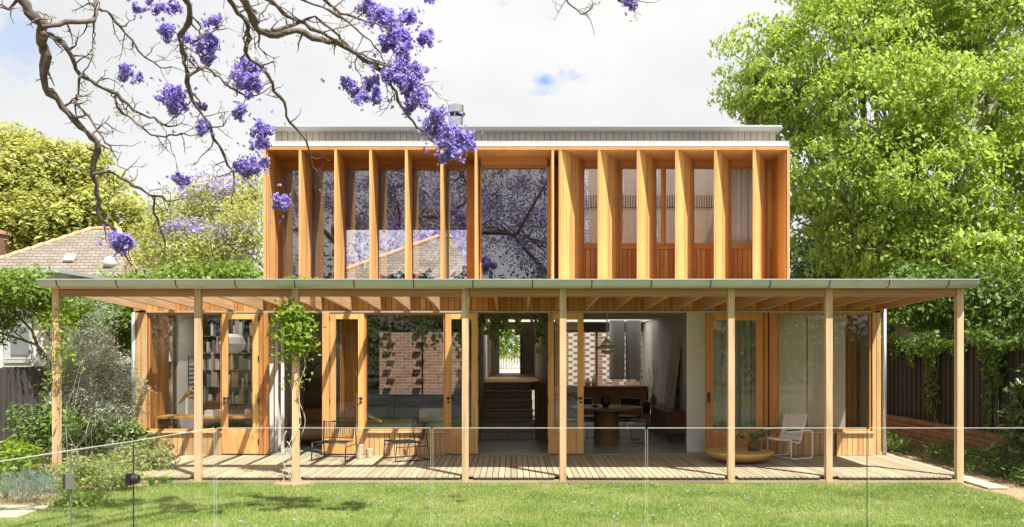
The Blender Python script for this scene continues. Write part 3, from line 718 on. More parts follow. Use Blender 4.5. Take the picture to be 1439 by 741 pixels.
def B_(px, py, y, rp, ry=None, rzp=None):      # blob from picture position at depth y, radii in pixels
    k = (y-CY)/F; return (X(px, y), y, Z(py, y), rp*k, (ry or rp)*k, (rzp or rp)*k)

# large tree on the right
rb = [B_(1180, 60, 7, 95, 90, 70), B_(1290, 20, 8, 110, 100, 80), B_(1420, 60, 7, 110, 100, 90), B_(1130, 140, 7, 75, 70, 60), B_(1250, 140, 5.5, 100, 80, 70),
      B_(1370, 160, 5.5, 105, 90, 75), B_(1180, 240, 6, 85, 70, 65), B_(1300, 250, 5, 100, 80, 70), B_(1430, 270, 5, 90, 80, 75), B_(1150, 320, 7, 60, 60, 55),
      B_(1240, 345, 5.5, 75, 60, 55), B_(1350, 350, 5, 80, 70, 60), B_(1440, 370, 5.5, 70, 60, 60), B_(1065, 70, 7.5, 42, 45, 42), B_(1090, 180, 8, 50, 60, 50), B_(1520, 180, 6, 110, 100, 160), B_(1400, -40, 8, 160, 120, 70), B_(1200, -30, 8, 90, 90, 60), B_(1048, 130, 8, 28, 30, 26)]
tree('maple_tree', (X(1290, 6.5), 6.5, 0), rb, 135000, .135, M['maple'], M['barkg'], 'huge bright green leafy tree rising behind the right fence beside the house', r0=.34, clump=.36, per=60, aspect=.5, droop=.9, shell=.55, forks=4, seg=7, dome=True)
# trees in shade behind the right fence
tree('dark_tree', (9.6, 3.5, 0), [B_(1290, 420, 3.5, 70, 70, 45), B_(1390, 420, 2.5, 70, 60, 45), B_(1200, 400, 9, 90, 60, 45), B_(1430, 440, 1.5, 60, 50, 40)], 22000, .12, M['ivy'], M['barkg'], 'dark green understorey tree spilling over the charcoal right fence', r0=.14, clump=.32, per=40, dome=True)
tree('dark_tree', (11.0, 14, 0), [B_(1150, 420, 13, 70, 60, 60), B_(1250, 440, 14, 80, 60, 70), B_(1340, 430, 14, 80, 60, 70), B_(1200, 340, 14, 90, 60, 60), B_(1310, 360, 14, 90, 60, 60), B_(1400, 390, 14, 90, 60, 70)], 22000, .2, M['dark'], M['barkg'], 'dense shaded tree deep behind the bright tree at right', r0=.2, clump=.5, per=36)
# left background
tree('umbrella_tree', (X(70, 22), 22, 0), [B_(60, 250, 22, 70, 60, 42), B_(0, 230, 23, 70, 60, 50), B_(110, 250, 22, 50, 45, 36), B_(150, 290, 21, 38, 40, 28), B_(60, 310, 20, 70, 50, 40), B_(-10, 330, 20, 60, 50, 50), B_(20, 280, 20, 60, 50, 40), B_(125, 320, 21, 50, 40, 25), B_(90, 225, 22, 40, 40, 30), B_(170, 320, 22, 26, 30, 22), B_(-90, 280, 21, 90, 60, 90)],
     52000, .26, M['yellowgreen'], M['barkg'], 'tall yellow green tree with layered crown behind the slate roof', r0=.4, clump=.6, per=50, aspect=.4, shell=.75, droop=.2, up=1.0, forks=3, dome=True)
tree('jacaranda_tree', (X(285, 9), 9, 0), [B_(300, 285, 9, 50, 50, 34), B_(240, 310, 9, 42, 45, 34), B_(340, 320, 8, 34, 40, 45), B_(280, 350, 8, 55, 50, 32), B_(220, 350, 9, 30, 40, 28), B_(350, 270, 9, 26, 30, 28), B_(335, 370, 8, 34, 30, 28)],
     15000, .13, M['jacleaf'], M['twigp'], 'feathery pale green jacaranda with lilac flowers left of the house', r0=.13, clump=.3, per=34, aspect=.35, shell=.4, forks=3, extra=(M['purple_far'], 2600, 'flowers', .1, [B_(300, 262, 9, 42, 40, 14), B_(335, 262, 9, 26, 30, 14), B_(330, 330, 8, 22, 30, 20), B_(270, 320, 8, 30, 30, 14)]), limb=.8)
tree('street_tree', (X(250, 6), 6, 0), [B_(262, 392, 6, 36, 40, 18), B_(325, 392, 6, 36, 40, 22), B_(205, 405, 6, 34, 40, 16), B_(160, 408, 5, 45, 40, 16)], 8000, .14, M['green'], M['barkg'], 'bushy green tree below the lilac jacaranda left of the house', r0=.1, clump=.25, per=30)
tree('garden_tree', (X(35, 1), 1, 0), [B_(20, 402, 1, 44, 45, 26), B_(-25, 440, 1, 35, 45, 45), B_(60, 425, 1.5, 24, 35, 16), B_(95, 435, 2.5, 30, 35, 20), B_(130, 440, 4, 36, 40, 24), B_(165, 450, 6, 34, 40, 36), B_(150, 490, 6, 40, 30, 24)],
     17000, .11, M['green'], M['barkg'], 'leafy green garden tree overhanging the left boundary fence', r0=.09, clump=.26, per=34, aspect=.4, dome=True)
# trees seen through the rear windows and beyond the house
tree('jacaranda_tree', (-4.5, 24, 0), [(-5, 24, 6, 3.2, 3, 2.2), (-1.5, 25, 6.4, 3, 3, 2.2), (2, 24, 5.6, 2.6, 3, 2.0), (-7.5, 24, 5, 2.5, 3, 2)], 6500, .22, M['purple_far'], M['bark'], 'lilac jacaranda beyond the house seen through the upper rear window', r0=.2, clump=.4, per=34, aspect=.6)
tree('street_tree', (1.5, 21, 0), [(1.2, 21, 3.0, 1.8, 1.2, 1.6), (-1.2, 21.5, 2.6, 1.6, 1.2, 1.5)], 7000, .16, M['greenb'], M['barkg'], 'bright green street tree beyond the open front door', r0=.1, clump=.3, per=34)

# overhead jacaranda in front of the house: branches and flower panicles
jac = empty('jacaranda_tree', (-6.2, -17.2, 0), 0, 'bare branched jacaranda with purple flower clusters hanging over the lawn', 'tree'); J0 = Vector((-6.2, -17.2, 0))
bm_ = MB()
tw_ends = []
def twig(p, d, ln, r, lev=0):
    p = Vector(p); d = Vector(d).normalized(); pts = [p]; k = max(3, int(ln/.07))
    for i in range(k):
        d = (d+Vector(rng.normal(size=3))*.34+Vector((0, 0, .02))).normalized()
        pts.append(pts[-1]+d*ln/k)
    bm_.tube([q-J0 for q in pts], [max(.0022, r*(1-.75*i/k)) for i in range(k+1)], 5)
    if lev < 2:
        for j in range(1, k):
            if random.random() < (.62 if lev == 0 else .4):
                dd = (d*.5+Vector(rng.normal(size=3))*.8).normalized()
                twig(pts[j], dd, ln*random.uniform(.3, .6), r*.55, lev+1)
    tw_ends.append(pts[-1])
def branch(pts, w0, w1, ydep, tw=.5, pre=None):
    """pts in picture px at depth path; w in px diameters"""
    n = len(pts); yy = [ydep[0]+(ydep[1]-ydep[0])*i/(n-1) for i in range(n)]
    P = [at(x, y, d) for (x, y), d in zip(pts, yy)]
    # refine with knobbly jitter
    Q = []; 
    for i in range(n-1):
        p0 = P[max(i-1, 0)]; p1 = P[i]; p2 = P[i+1]; p3 = P[min(i+2, n-1)]
        for t in (0, .33, .66):
            q = .5*((2*p1)+(p2-p0)*t+(2*p0-5*p1+4*p2-p3)*t*t+(3*p1-p0-3*p2+p3)*t**3)
            Q.append(q+Vector(rng.normal(size=3))*.010)
    Q.append(P[-1])
    k = (yy[0]-CY)/F/2; m_ = len(Q)
    rr = [max(.003, k*(w0+(w1-w0)*i/(m_-1))*(1+.16*random.gauss(0, 1)*(i > 0))) for i in range(m_)]
    if pre:
        Q = [Vector(q) for q in pre]+Q; rr = [rr[0]*(1+.25*(len(pre)-i)) for i in range(len(pre))]+rr
    bm_.tube([q-J0 for q in Q], rr, 9)
    np_ = len(pre) if pre else 0
    for i in range(np_+1, len(Q)-1):
        if random.random() < tw:
            d = (Q[i+1]-Q[i]).normalized(); s = Vector(rng.normal(size=3)); s.y *= .5; s = (s-d*s.dot(d)).normalized()
            twig(Q[i], d*.4+s, random.uniform(.14, .42), rr[i]*.32+.003)
    twig(Q[-1], Q[-1]-Q[-2], .3, rr[-1])
fork = (-5.6, -16.2, 4.6)
bm_.tube([Vector(q)-J0 for q in ((-6.2, -17.2, -.1), (-6.15, -17.1, 1.2), (-5.9, -16.7, 2.8), fork)], [.34, .27, .24, .21], 12)
for a in ((-1.5, -18.5, 8.5), (-8.5, -20, 8.0), (-5, -22, 8.5), (2.2, -19.5, 8.8), (-9, -15, 8)):
    bm_.tube([q-J0 for q in gnarl(fork, a, 6, .05)], [.17, .15, .12, .1, .07, .05, .03], 7)
    for k in range(5): twig(Vector(a)+Vector(rng.normal(size=3))*.5, rng.normal(size=3), 1.6, .03)
pre = [fork, (-5.4, -13.5, 6.2), (-5.2, -10, 6.4)]
branch([(22, -12), (40, 18), (57, 35), (60, 60), (62, 81), (65, 121), (89, 148), (113, 178), (138, 200), (130, 237), (135, 270), (141, 308), (162, 321), (173, 351)], 16, 4.5, (-7.2, -6.2), .45, pre)
branch([(60, 38), (97, 32), (130, 30), (135, 11), (132, -10)], 7, 6, (-7.1, -6.6), .6)
branch([(60, 45), (81, 54), (103, 81), (113, 105), (135, 119), (162, 132), (189, 156), (216, 167), (237, 178)], 8, 3, (-7.1, -6), .6)
branch([(113, 105), (111, 125), (108, 140)], 4, 2.5, (-6.8, -6.7), .5)
branch([(132, 243), (162, 243), (189, 262), (216, 275), (243, 283)], 5, 2.5, (-6.6, -6), .7)
branch([(216, 275), (219, 302), (227, 324), (232, 345)], 3.5, 2, (-6.1, -6), .6)
branch([(103, 140), (124, 162), (143, 194), (156, 208)], 3.5, 2, (-6.8, -6.6), .4)
branch([(162, 132), (165, 150), (190, 172), (215, 190), (240, 190), (258, 188)], 3.5, 2, (-6.6, -6.2), .6)
branch([(140, 12), (157, 22), (178, 49), (205, 81), (232, 96)], 4.5, 2, (-6.6, -6.2), .6)
branch([(258, -12), (267, 19), (254, 49), (259, 81), (264, 103), (270, 140), (291, 173), (302, 194), (318, 227), (329, 248)], 9, 3.5, (-7.0, -5.8), .5, [fork, (-4.4, -13, 6.2), (-3.9, -10, 6.4)])
branch([(265, 108), (291, 97), (310, 110), (324, 124), (351, 135)], 4, 2.5, (-6.6, -6.2), .6)
branch([(270, 60), (290, 47), (305, 40)], 3, 2, (-6.8, -6.5), .6)
branch([(318, -14), (330, 8), (345, 32), (348, 54), (345, 76), (367, 92), (382, 119), (399, 146), (407, 173), (431, 200), (436, 221), (442, 237)], 8, 2.6, (-7.2, -5.4), .4, [fork, (-3.8, -13, 6.2), (-3.5, -10, 6.5)])
branch([(334, -14), (350, 11), (361, 38), (382, 49), (415, 43), (453, 57), (480, 65), (512, 84), (534, 100), (550, 121), (566, 151), (588, 178), (609, 200)], 13, 3, (-7.4, -5.6), .4, [fork, (-3.6, -13, 6.0), (-3.2, -10, 6.4)])
branch([(372, 44), (404, 38), (442, 24), (474, 49), (496, 70), (528, 86)], 5, 2.5, (-7.2, -6.4), .5)
branch([(365, -12), (390, 10), (415, 27), (450, 45), (490, 70), (530, 92), (566, 97), (588, 124), (598, 146), (614, 162), (641, 190)], 6, 2.5, (-7.3, -5.8), .5, [(-3.6, -13, 6.0), (-3.0, -10, 6.3)])
branch([(445, -12), (465, 8), (490, 22), (528, 32), (560, 50)], 5, 2.5, (-7, -6.4), .6, [(-3.6, -13, 6.0), (-2.6, -10, 6.3)])
branch([(400, -12), (440, 6), (480, 25), (510, 50), (535, 75)], 4, 2, (-7.2, -6.6), .5)
branch([(788, -12), (800, 4), (818, 18), (832, 12)], 3, 2, (-7, -7), .6, [(2.2, -19.5, 8.8), (1.2, -13, 7), (.7, -9, 6.1)])
branch([(700, -30), (880, -12), (886, 2)], 3, 2, (-7.5, -7), .3)
bo = bm_.build('branches', M['bark'], jac, smooth=True)
pan = [(195,10,8),(225,12,10),(245,8,10),(238,44,13),(262,58,9),(297,28,10),(296,62,17),(290,75,12),(183,107,11),(176,98,7),(240,138,18),(250,148,14),(285,178,11),(282,150,7),(345,92,17),(355,122,15),(335,108,13),(338,158,10),(368,183,13),(364,202,11),(348,230,17),(372,232,9),(167,343,17),(180,340,8),(394,287,13),
       (520,14,15),(540,30,17),(560,45,18),(576,24,12),(545,60,14),(566,72,13),(600,55,11),(603,48,7),(492,122,14),(505,135,11),(530,132,12),(524,118,12),(560,108,16),(582,128,18),(585,100,14),(575,148,12),(592,142,13),(566,92,12),(610,165,13),(618,188,18),(640,200,20),(656,192,13),(628,215,11),(645,218,8),(605,-2,7),(885,3,11),(875,-4,8),(207,2,6),(257,255,9),(247,248,6)]
Vs = []
for px, py, r in pan:
    yv = -6.4+random.uniform(-.35, .35); c = at(px, py, yv); rr = r*(yv-CY)/F*1.15
    n = int(12+r*r*1.25); ns = 3+int(r/2.6)
    sc_ = rng.normal(size=(ns, 3)); sc_ /= np.linalg.norm(sc_, axis=1)[:, None]; sc_ *= (rng.random((ns, 1))**.6)*rr*np.array([1.0, .8, .8]); sr_ = rr*rng.uniform(.18, .46, (ns, 1))
    k_ = rng.choice(ns, n, p=(sr_[:, 0]**1.6)/(sr_[:, 0]**1.6).sum())
    d = rng.normal(size=(n, 3)); d /= np.linalg.norm(d, axis=1)[:, None]
    q = np.array(c)+sc_[k_]+d*(rng.random((n, 1))**.5)*sr_[k_]*np.array([1.0, 1.0, 1.35])
    st_ = rng.random(n) < .07; q[st_] = np.array(c)+rng.normal(size=(st_.sum(), 3))*rr*.75
    # each flower: three petals pointing out and down
    for k in range(3):
        Vs.append(leaves(q+rng.normal(size=q.shape)*.009, .040, .62, .2, d*1.2, .5))
    if random.random() < .8:
        for t in range(3):
            e = np.array(c)+rng.normal(size=3)*rr*.7
np_mesh('flowers', np.concatenate(Vs)-np.array(J0), 4, M['purple'], jac)
# few fresh leaves at twig tips
ends = np.array([list(e) for e in tw_ends]); ends = ends[ends[:, 1] > -9]; ends = ends[rng.random(len(ends)) < .25]
C = np.repeat(ends, 5, 0)+rng.normal(size=(len(ends)*5, 3))*.02
np_mesh('leaflets', leaves(C, .03, .35)-np.array(J0), 4, M['jacleaf'], jac)
# its crown behind the camera
C, Nn = cloud([(-6, -20, 8.6, 3.5, 3, 1.9), (-1.8, -20.5, 9.0, 3.6, 3, 2), (-9, -18, 8, 2.4, 3, 1.6), (2.2, -20.5, 8.8, 2.8, 2.6, 1.8), (-4, -24, 8, 4, 3, 2.2)], 20000, .26, 40, .5)
np_mesh('crown', leaves(C, .10, .7, .3, Nn, .4)-np.array(J0), 4, M['purple_crown'], jac)
tree('jacaranda_tree', (5.5, -24, 0), [(5, -24, 7.5, 3.4, 3, 2), (8.5, -24, 8, 3, 3, 2), (2, -25, 6.5, 2.8, 2.6, 1.8), (6, -25, 9.6, 3.2, 3, 1.6), (0, -27, 8.5, 3, 3, 2.4), (-5, -29, 9, 4, 3, 3)], 24000, .12, M['purple_crown'], M['bark'], 'purple jacaranda behind the viewer mirrored in the upper windows', r0=.3, clump=.32, per=40, aspect=.7, shell=.4, forks=4)
tree('garden_tree', (-8, -28, 0), [(-8, -27, 3, 3, 2, 2.4), (-12, -26, 4, 3, 2, 3), (-3.5, -29, 2.6, 3, 2, 2.2), (1, -28, 2.2, 3, 1.6, 2.0), (13, -27, 4, 3, 2, 3)], 16000, .16, M['green'], M['barkg'], 'green garden tree behind the viewer mirrored in the doors', r0=.15, clump=.35, per=40)
tree('tall_hedge_tree', (0, -38, 0), [(x_, -37+1.5*math.sin(x_), 4.2+1.2*math.sin(x_*1.7), 3.2, 2, 3.6+.6*math.cos(x_)) for x_ in range(-26, 27, 4)], 26000, .34, M['dark'], M['barkg'], 'tall dark green trees closing the garden behind the viewer', r0=.3, clump=.7, per=40, shell=.3)
# neighbour house behind the viewer (mirrored in the right window)
nb = empty('neighbour_house', (7, -36, 0), 0, 'cream cottage with terracotta roof mirrored in the right hand window', 'house')
MB().box(-4.5, 4.5, -3, 3, 0, 3).build('wall', M['white'], nb)
rf = MB(); rf.v = [(-5, -3.5, 2.95), (5, -3.5, 2.95), (5, 3.5, 2.95), (-5, 3.5, 2.95), (-2, 0, 5.4), (2, 0, 5.4)]; rf.f = [(0, 1, 5, 4), (1, 2, 5), (2, 3, 4, 5), (3, 0, 4), (3, 2, 1, 0)]
rf.build('roof', M['terra'], nb)

# ------------------------------------------------------------------ neighbours on the left
nh = empty('neighbour_house', (X(120, 14), 14, 0), 0, 'low cottage with grey slate hip roof and terracotta ridges behind the left trees', 'house')
k = (14-CY)/F
xa, xb, xc = (15-120)*k, (250-120)*k, (150-120)*k
zt, ze = Z(322, 14), Z(392, 12)
rf = MB(); rf.v = [(xa, -3.2, ze), (xb, -3.2, ze), (xb, 3.2, ze), (xa, 3.2, ze), (xc-.5, 0, zt), (xc+.4, 0, zt)]; rf.f = [(0, 1, 5, 4), (1, 2, 5), (2, 3, 4, 5), (3, 0, 4), (3, 2, 1, 0)]
rfo = rf.build('roof', M['slate'], nh)
rg = MB()
for a, b in ((0, 4), (1, 5), (4, 5)):
    p0, p1 = Vector(rf.v[a]), Vector(rf.v[b]); kk = int((p1-p0).length/.4)
    for i in range(kk): rg.tube([p0.lerp(p1, i/kk)+Vector((0, 0, .0)), p0.lerp(p1, (i+.92)/kk)+Vector((0, 0, .02))], [.07, .08], 8)
rg.build('ridge', M['ridge'], nh)
MB().box(xa+.4, xb-.4, -2.8, 2.8, 0, ze-.02).build('wall', M['white'], nh)
MB().obox(((178-145)*k*.8, -2.3, ze+.62), (.16, 0, 0), (0, .12, .11), (0, -.03, .03)).build('skylight', M['flash'], nh)
vt = MB().lathe([(.09, 0), (.09, .2), (.2, .24), (.22, .36), (.15, .46), (.16, .5), (.02, .55)], (X(166, 12)-nh.location.x, -2.6, Z(388, 12)-.0), 14).build('whirly_vent', M['flash'], nh, smooth=True)
ch = empty('brick_house', (X(-3, 18), 18, 0), 0, 'sliver of red brick chimney stack at the far left edge', 'chimney')
MB().box(-.35, .25, -.3, .3, 0, Z(330, 18)).build('stack', M['brick'], ch)
MB().box(-.4, .3, -.35, .35, Z(330, 18), Z(325, 18)).build('cap', M['ridge'], ch)
# white shed wall with window behind left fence
sh = empty('rendered_house', (-11.2, 3, 0), 0, 'cream rendered neighbour house with sash window beyond the left fence', 'house')
wy = 2.6
MB().box(X(-60, wy)+11.2, X(75, wy)+11.2, 0, 3, 0, Z(432, wy)).build('wall', M['white'], sh)
sw = MB().box(X(8, wy)+11.2, X(46, wy)+11.2, -.06, -.001, Z(505, wy), Z(452, wy)).build('window', M['flash'], sh)
MB().box(X(18, wy)+11.2, X(43, wy)+11.2, -.075, -.061, Z(500, wy), Z(457, wy)).build('pane', M['glassup'], sw)
MB().box(X(6, wy)+11.2, X(50, wy)+11.2, -.1, -.0605, Z(510, wy), Z(506, wy)).build('sill', M['flash'], sw)
MB().box(X(-60, wy)+11, X(100, wy)+11.2, -.5, 3.2, Z(386, wy), Z(381, wy)).build('eaves', M['gutter'], sh)
sh.location = (-11.2, wy, 0)

# ------------------------------------------------------------------ fences
def paling(name, x, y0, y1, z0, z1, mat, label, sgn):
    root = empty(name, (x, (y0+y1)/2, 0), 0, label, 'fence'); c = (y0+y1)/2
    m = MB(); y = y0
    while y < y1:
        m.box(-.01, .01, y-c, y-c+.095, z0, z1+random.uniform(-.012, .012)); y += .1
    y = y0
    while y < y1:
        m.box(.011*sgn if sgn > 0 else -.025, .025 if sgn > 0 else -.011, y-c+.07, y-c+.125, z0, z1+random.uniform(-.02, .01)); y += .1*2
    m.build('palings', mat, root)
    r = MB()
    for z in (z0+.25, z1-.2): r.box(-.06 if sgn > 0 else .012, -.012 if sgn > 0 else .06, y0-c, y1-c, z, z+.07)
    r.build('rail', mat, root)
    y = y0
    while y < y1:
        MB().box(-.1 if sgn > 0 else .03, -.03 if sgn > 0 else .1, y-c, y-c+.09, z0, z1-.05).build('post', mat, root); y += 2.4
    return root
paling('paling_fence', -9.3, -9, 14, 0, 1.62, M['fencel'], 'weathered dark grey paling fence along the left garden bed', 1)
rfz = paling('paling_fence', 8.05, -8, 15, .56, 2.08, M['fence'], 'charcoal paling fence standing on brick along the right side', -1)
bw = MB().box(7.93, 8.15, -8, 15, -.05, .50).build('brick_wall', M['brick']); tag(bw, 'low red brick garden wall under the right charcoal fence', 'wall')
cw = MB()
for i in range(255): cw.box(7.905, 8.16, -8+i*.09, -8+i*.09+.078, .501, .57)
cc = cw.build('coping', M['brickw'], bw)
# rear courtyard brick wall, plain left of the hall and hit-and-miss behind the dining room
w2 = empty('brick_wall', (0, 9.5, 0), 0, 'tall courtyard brick wall with open hit and miss bricks behind the rear windows', 'wall')
MB().box(-5.5, -.95, 0, .11, 0, 3.2).build('solid_wall', M['brick'], w2)
m = MB()
for r in range(34):
    for i in range(20):
        if r < 6 or (r+i) % 2 == 0: m.box(.95+i*.24+(.12 if r % 2 else 0)-(0 if r < 6 else .05), .95+i*.24+.228+(.12 if r % 2 else 0)+(.0 if r < 6 else .05), 0, .11, r*.086, r*.086+.076)
m.build('open_brickwork', M['brickw'], w2)
m = MB()
for r in range(4, 30, 3):
    for i in (2, 4, 6, 9): m.box(-5.3+i*.42+(r % 2)*.1, -5.3+i*.42+.2+(r % 2)*.1, -.09, -.001, r*.086, r*.086+.076)
m.build('projecting_bricks', M['brickw'], w2)
tag(MB().box(-8, 8, 12.9, 13.0, 0, 3.4).build('rendered_wall', M['white']), 'pale rendered boundary wall beyond the rear courtyard bricks', 'wall')
# opening for the entry in that wall is above: remove overlap with hall line
bpy.data.objects.remove(bpy.data.objects['rendered_wall'])
for a, b, lb in ((-9, -1.1, 'pale rendered boundary wall behind the left courtyard bricks'), (1.1, 9, 'pale rendered boundary wall behind the open dining room bricks')):
    tag(MB().box(a, b, 12.6, 12.7, 0, 3.0).build('rendered_wall', M['greige']), lb, 'wall')
rh = empty('neighbour_house', (-4.35, 19, 0), 0, 'terracotta edged slate roof seen through the upper rear window', 'house')
rf = MB(); rf.v = [(-3.4, -2.5, 4.2), (3.2, -2.5, 4.2), (3.2, 2.5, 4.2), (-3.4, 2.5, 4.2), (1.4, 0, 6.3), (2.0, 0, 6.3)]; rf.f = [(0, 1, 5, 4), (1, 2, 5), (2, 3, 4, 5), (3, 0, 4), (3, 2, 1, 0)]
rf.build('roof', M['slate'], rh); MB().tube([(-3.4, -2.5, 4.22), (1.4, 0, 6.33), (2.0, 0, 6.33)], .09).build('ridge', M['ridge'], rh)
MB().box(-3.2, 3, -2.3, 2.3, 1.0, 4.19).build('wall', M['white'], rh)
# white picket fence beyond front door
pf = empty('picket_fence', (0, 17, 0), 0, 'white picket fence seen through the open front door', 'fence')
m = MB(); zt_ = Z(503, 17); zb_ = Z(534, 17)
for i in range(40): m.prism([(-2+i*.1, zb_-.4), (-2+i*.1+.06, zb_-.4), (-2+i*.1+.06, zt_-.05), (-2+i*.1+.03, zt_), (-2+i*.1, zt_-.05)], 'y', 0, .02)
m.build('pickets', M['flash'], pf)
MB().box(-2, 2, .021, .05, zb_+.05, zb_+.12).box(-2, 2, .021, .05, zt_-.25, zt_-.18).build('rail', M['flash'], pf)
tag(MB().box(-12, 12, 12.8, 30, .0, 1.12).build('front_garden', M['stone']), kind='structure')

# ------------------------------------------------------------------ glass pool fence
fy0 = 8.6-15.5; FT = Z(602, fy0)
pool = empty('pool_fence', (0, fy0, 0), 0, 'frameless clear glass pool fence across the front of the lawn', 'fence')
def gpanel(a, b, nm='panel', parent=pool, z0=.06, edges=True, dark=()):
    a = Vector(a); b = Vector(b); o0 = Vector(parent.location); d = (b-a).normalized(); nrm = Vector((-d.y, d.x, 0))*.006
    m = MB(); c = (a+b)/2; m.obox((c.x-o0.x, c.y-o0.y, (FT+z0)/2), (b-a)/2, nrm, (0, 0, (FT-z0)/2))
    o = m.build(nm, M['glasspool'], parent)
    e = MB(); e.obox((c.x-o0.x, c.y-o0.y, FT+.0032), (b-a)/2, nrm*.8, (0, 0, .003)); e.build('top_edge', M['edge'], o)
    for q, s in ((a, -1), (b, 1)):
        q2 = q+d*s*.0032
        MB().obox((q2.x-o0.x, q2.y-o0.y, (FT+z0)/2), d*.003, nrm*.8, (0, 0, (FT-z0)/2)).build('side_edge', M['edged'] if s in dark else M['edget'], o)
    for t in (.2, .8):
        q = a.lerp(b, t); MB().tube([(q.x-o0.x, q.y-o0.y, -.02), (q.x-o0.x, q.y-o0.y, .1)], .025, 12).build('spigot', M['steel'], o)
    return o
e = [303, 607, 908.5, 1220, 1545]
for i, (a, b) in enumerate(zip(e[:-1], e[1:])): gpanel((X(a, fy0)+.014, fy0, 0), (X(b, fy0)-.014, fy0, 0), dark=(1,) if i == 2 else ())
c0 = Vector((X(303, fy0), fy0, 0)); g1 = Vector((-3.17, -8.12, 0)); g2 = Vector((-3.36, -8.78, 0)); g3 = Vector((-3.62, -9.9, 0))
gpanel(c0+Vector((-.01, -.012, 0)), g1+Vector((0, .012, 0)), dark=(1,)); gpanel(g2+Vector((0, -.012, 0)), g3)
gate = empty('pool_gate', ((g1+g2)/2)[:], 0, 'frameless glass pool gate with black latch and steel hinge', 'gate')
gpanel(g1, g2, 'panel', gate, dark=(1, -1))
def gz_(py, p): return EYE+(490-py)*(p.y-CY)/F
lz = gz_(673, g1); o0 = gate.location
MB().box(g1.x-o0.x-.045, g1.x-o0.x+.0, g1.y-o0.y-.05, g1.y-o0.y-.008, lz-.05, lz+.05).tube([(g1.x-o0.x+.01, g1.y-o0.y-.03, lz), (g1.x-o0.x+.06, g1.y-o0.y-.03, lz+.005)], [.045, .035], 16).build('latch', M['black'], gate, bevel=.004)
lz = gz_(676, g2)
MB().box(g2.x-o0.x-.03, g2.x-o0.x+.035, g2.y-o0.y-.03, g2.y-o0.y-.01, lz-.06, lz+.06).build('hinge', M['steel'], gate, bevel=.004)
MB().box(g2.x-o0.x-.05, g2.x-o0.x-.031, g2.y-o0.y-.03, g2.y-o0.y-.01, lz-.055, lz+.055).build('hinge', M['black'], gate, bevel=.003)

# ------------------------------------------------------------------ furniture on the deck
DZ = .101
def wire_chair(loc, rz_, label):
    r = empty('wire_chair', loc, rz_, label, 'chair', 'black wire lounge chairs')
    w = .29
    fr = MB()       # faces -y
    for s in (-1, 1):
        fr.tube([(s*w, -.30, .31), (s*w, -.33, .012), (s*w, .28, .012), (s*w, .22, .40), (s*w, .26, .62)], .011, 8)
    fr.tube([(-w, -.30, .31), (w, -.30, .31)], .011).tube([(-w, .28, .012), (w, .28, .012)], .0085)
    for s in (-1, 1): fr.tube([(s*w, -.31, .24), (s*w, .25, .24)], .007, 6)
    fr.build('frame', M['black'], r, smooth=True)
    st = MB()
    for i in range(15):
        x = -w+.02+i*(2*w-.04)/14; st.tube([(x, -.31, .315), (x, -.1, .305), (x, .16, .30)], .006, 5)
    st.build('seat', M['black'], r)
    bk = MB(); pts = []
    for i in range(13):
        a = -1.15+i*2.3/12; pts.append((math.sin(a)*w*1.06, .12+.17*math.cos(a), .62))
    bk.tube(pts, .012); bk.tube([(p[0]*.95, p[1]-.05, .34) for p in pts], .0065)
    for i in range(19):
        a = -1.12+i*2.24/18; x = math.sin(a)*w*1.06; y = .12+.17*math.cos(a)
        bk.tube([(x, y, .62), (x*.98, y-.015, .47), (x*.95, y-.05, .34)], .006, 5)
    bk.build('backrest', M['black'], r)
    return r
def gp(px, py, z=DZ):   # point on a horizontal plane seen at picture px,py
    D = (EYE-z)*F/(py-490); return Vector(((px-720)*D/F, D+CY, z))
q = gp(471, 645.5); wire_chair(q, R(-8), 'black wire chair facing the lawn beside the vine post')
q = gp(573, 645.5); wire_chair(q, R(-62), 'black wire chair turned sideways before the brick reflecting window')
def stump(px, py, r_, h, lab):
    o = MB().lathe([(r_*.96, 0), (r_, .01), (r_, h-.01), (r_*.95, h)], seg=24).build('log_stool', M['cork'], loc=gp(px, py)); tag(o, lab, 'stool')
stump(505.5, 644.5, .067, .24, 'taller pale timber log standing between the wire chairs')
stump(519.5, 643, .067, .15, 'shorter pale timber log standing between the wire chairs')
# bowl-shaped low table
q = gp(1039, 649)
tb = empty('coffee_table', q, 0, 'round ochre bowl shaped low table on the deck', 'table')
MB().lathe([(.12, 0), (.25, .01), (.40, .045), (.50, .10), (.545, .15), (.55, .165)], seg=64).build('base', M['gold'], tb, smooth=True)
MB().lathe([(.55, .1655), (.548, .178), (.535, .184), (.0, .184)], seg=64).build('tabletop', M['gold'], tb, smooth=False)
pp = empty('potted_plant', (X(1059, q.y), q.y-.02, DZ+.186), 0, 'small leafy plant in dark glass pot on the ochre table', 'plant')
MB().lathe([(.085, 0), (.10, .01), (.105, .09), (.085, .14), (.09, .15), (.08, .15)], seg=20).build('pot', M['pot'], pp, smooth=True)
st = MB(); lf = []
for i in range(14):
    a = i*2.4; l = random.uniform(.12, .26); e = Vector((math.cos(a)*l, math.sin(a)*l*.6, .17+random.uniform(.03, .18)))
    st.tube([(0, 0, .13), (e.x*.5, e.y*.5, e.z*.95), tuple(e)], .004, 5); lf.append(e)
st.build('stems', M['green'], pp)
C = np.repeat(np.array([list(v) for v in lf]), 3, 0)+rng.normal(size=(42, 3))*.03
np_mesh('leaves', leaves(C, .12, .6, 1.0), 4, M['glossy'], pp)
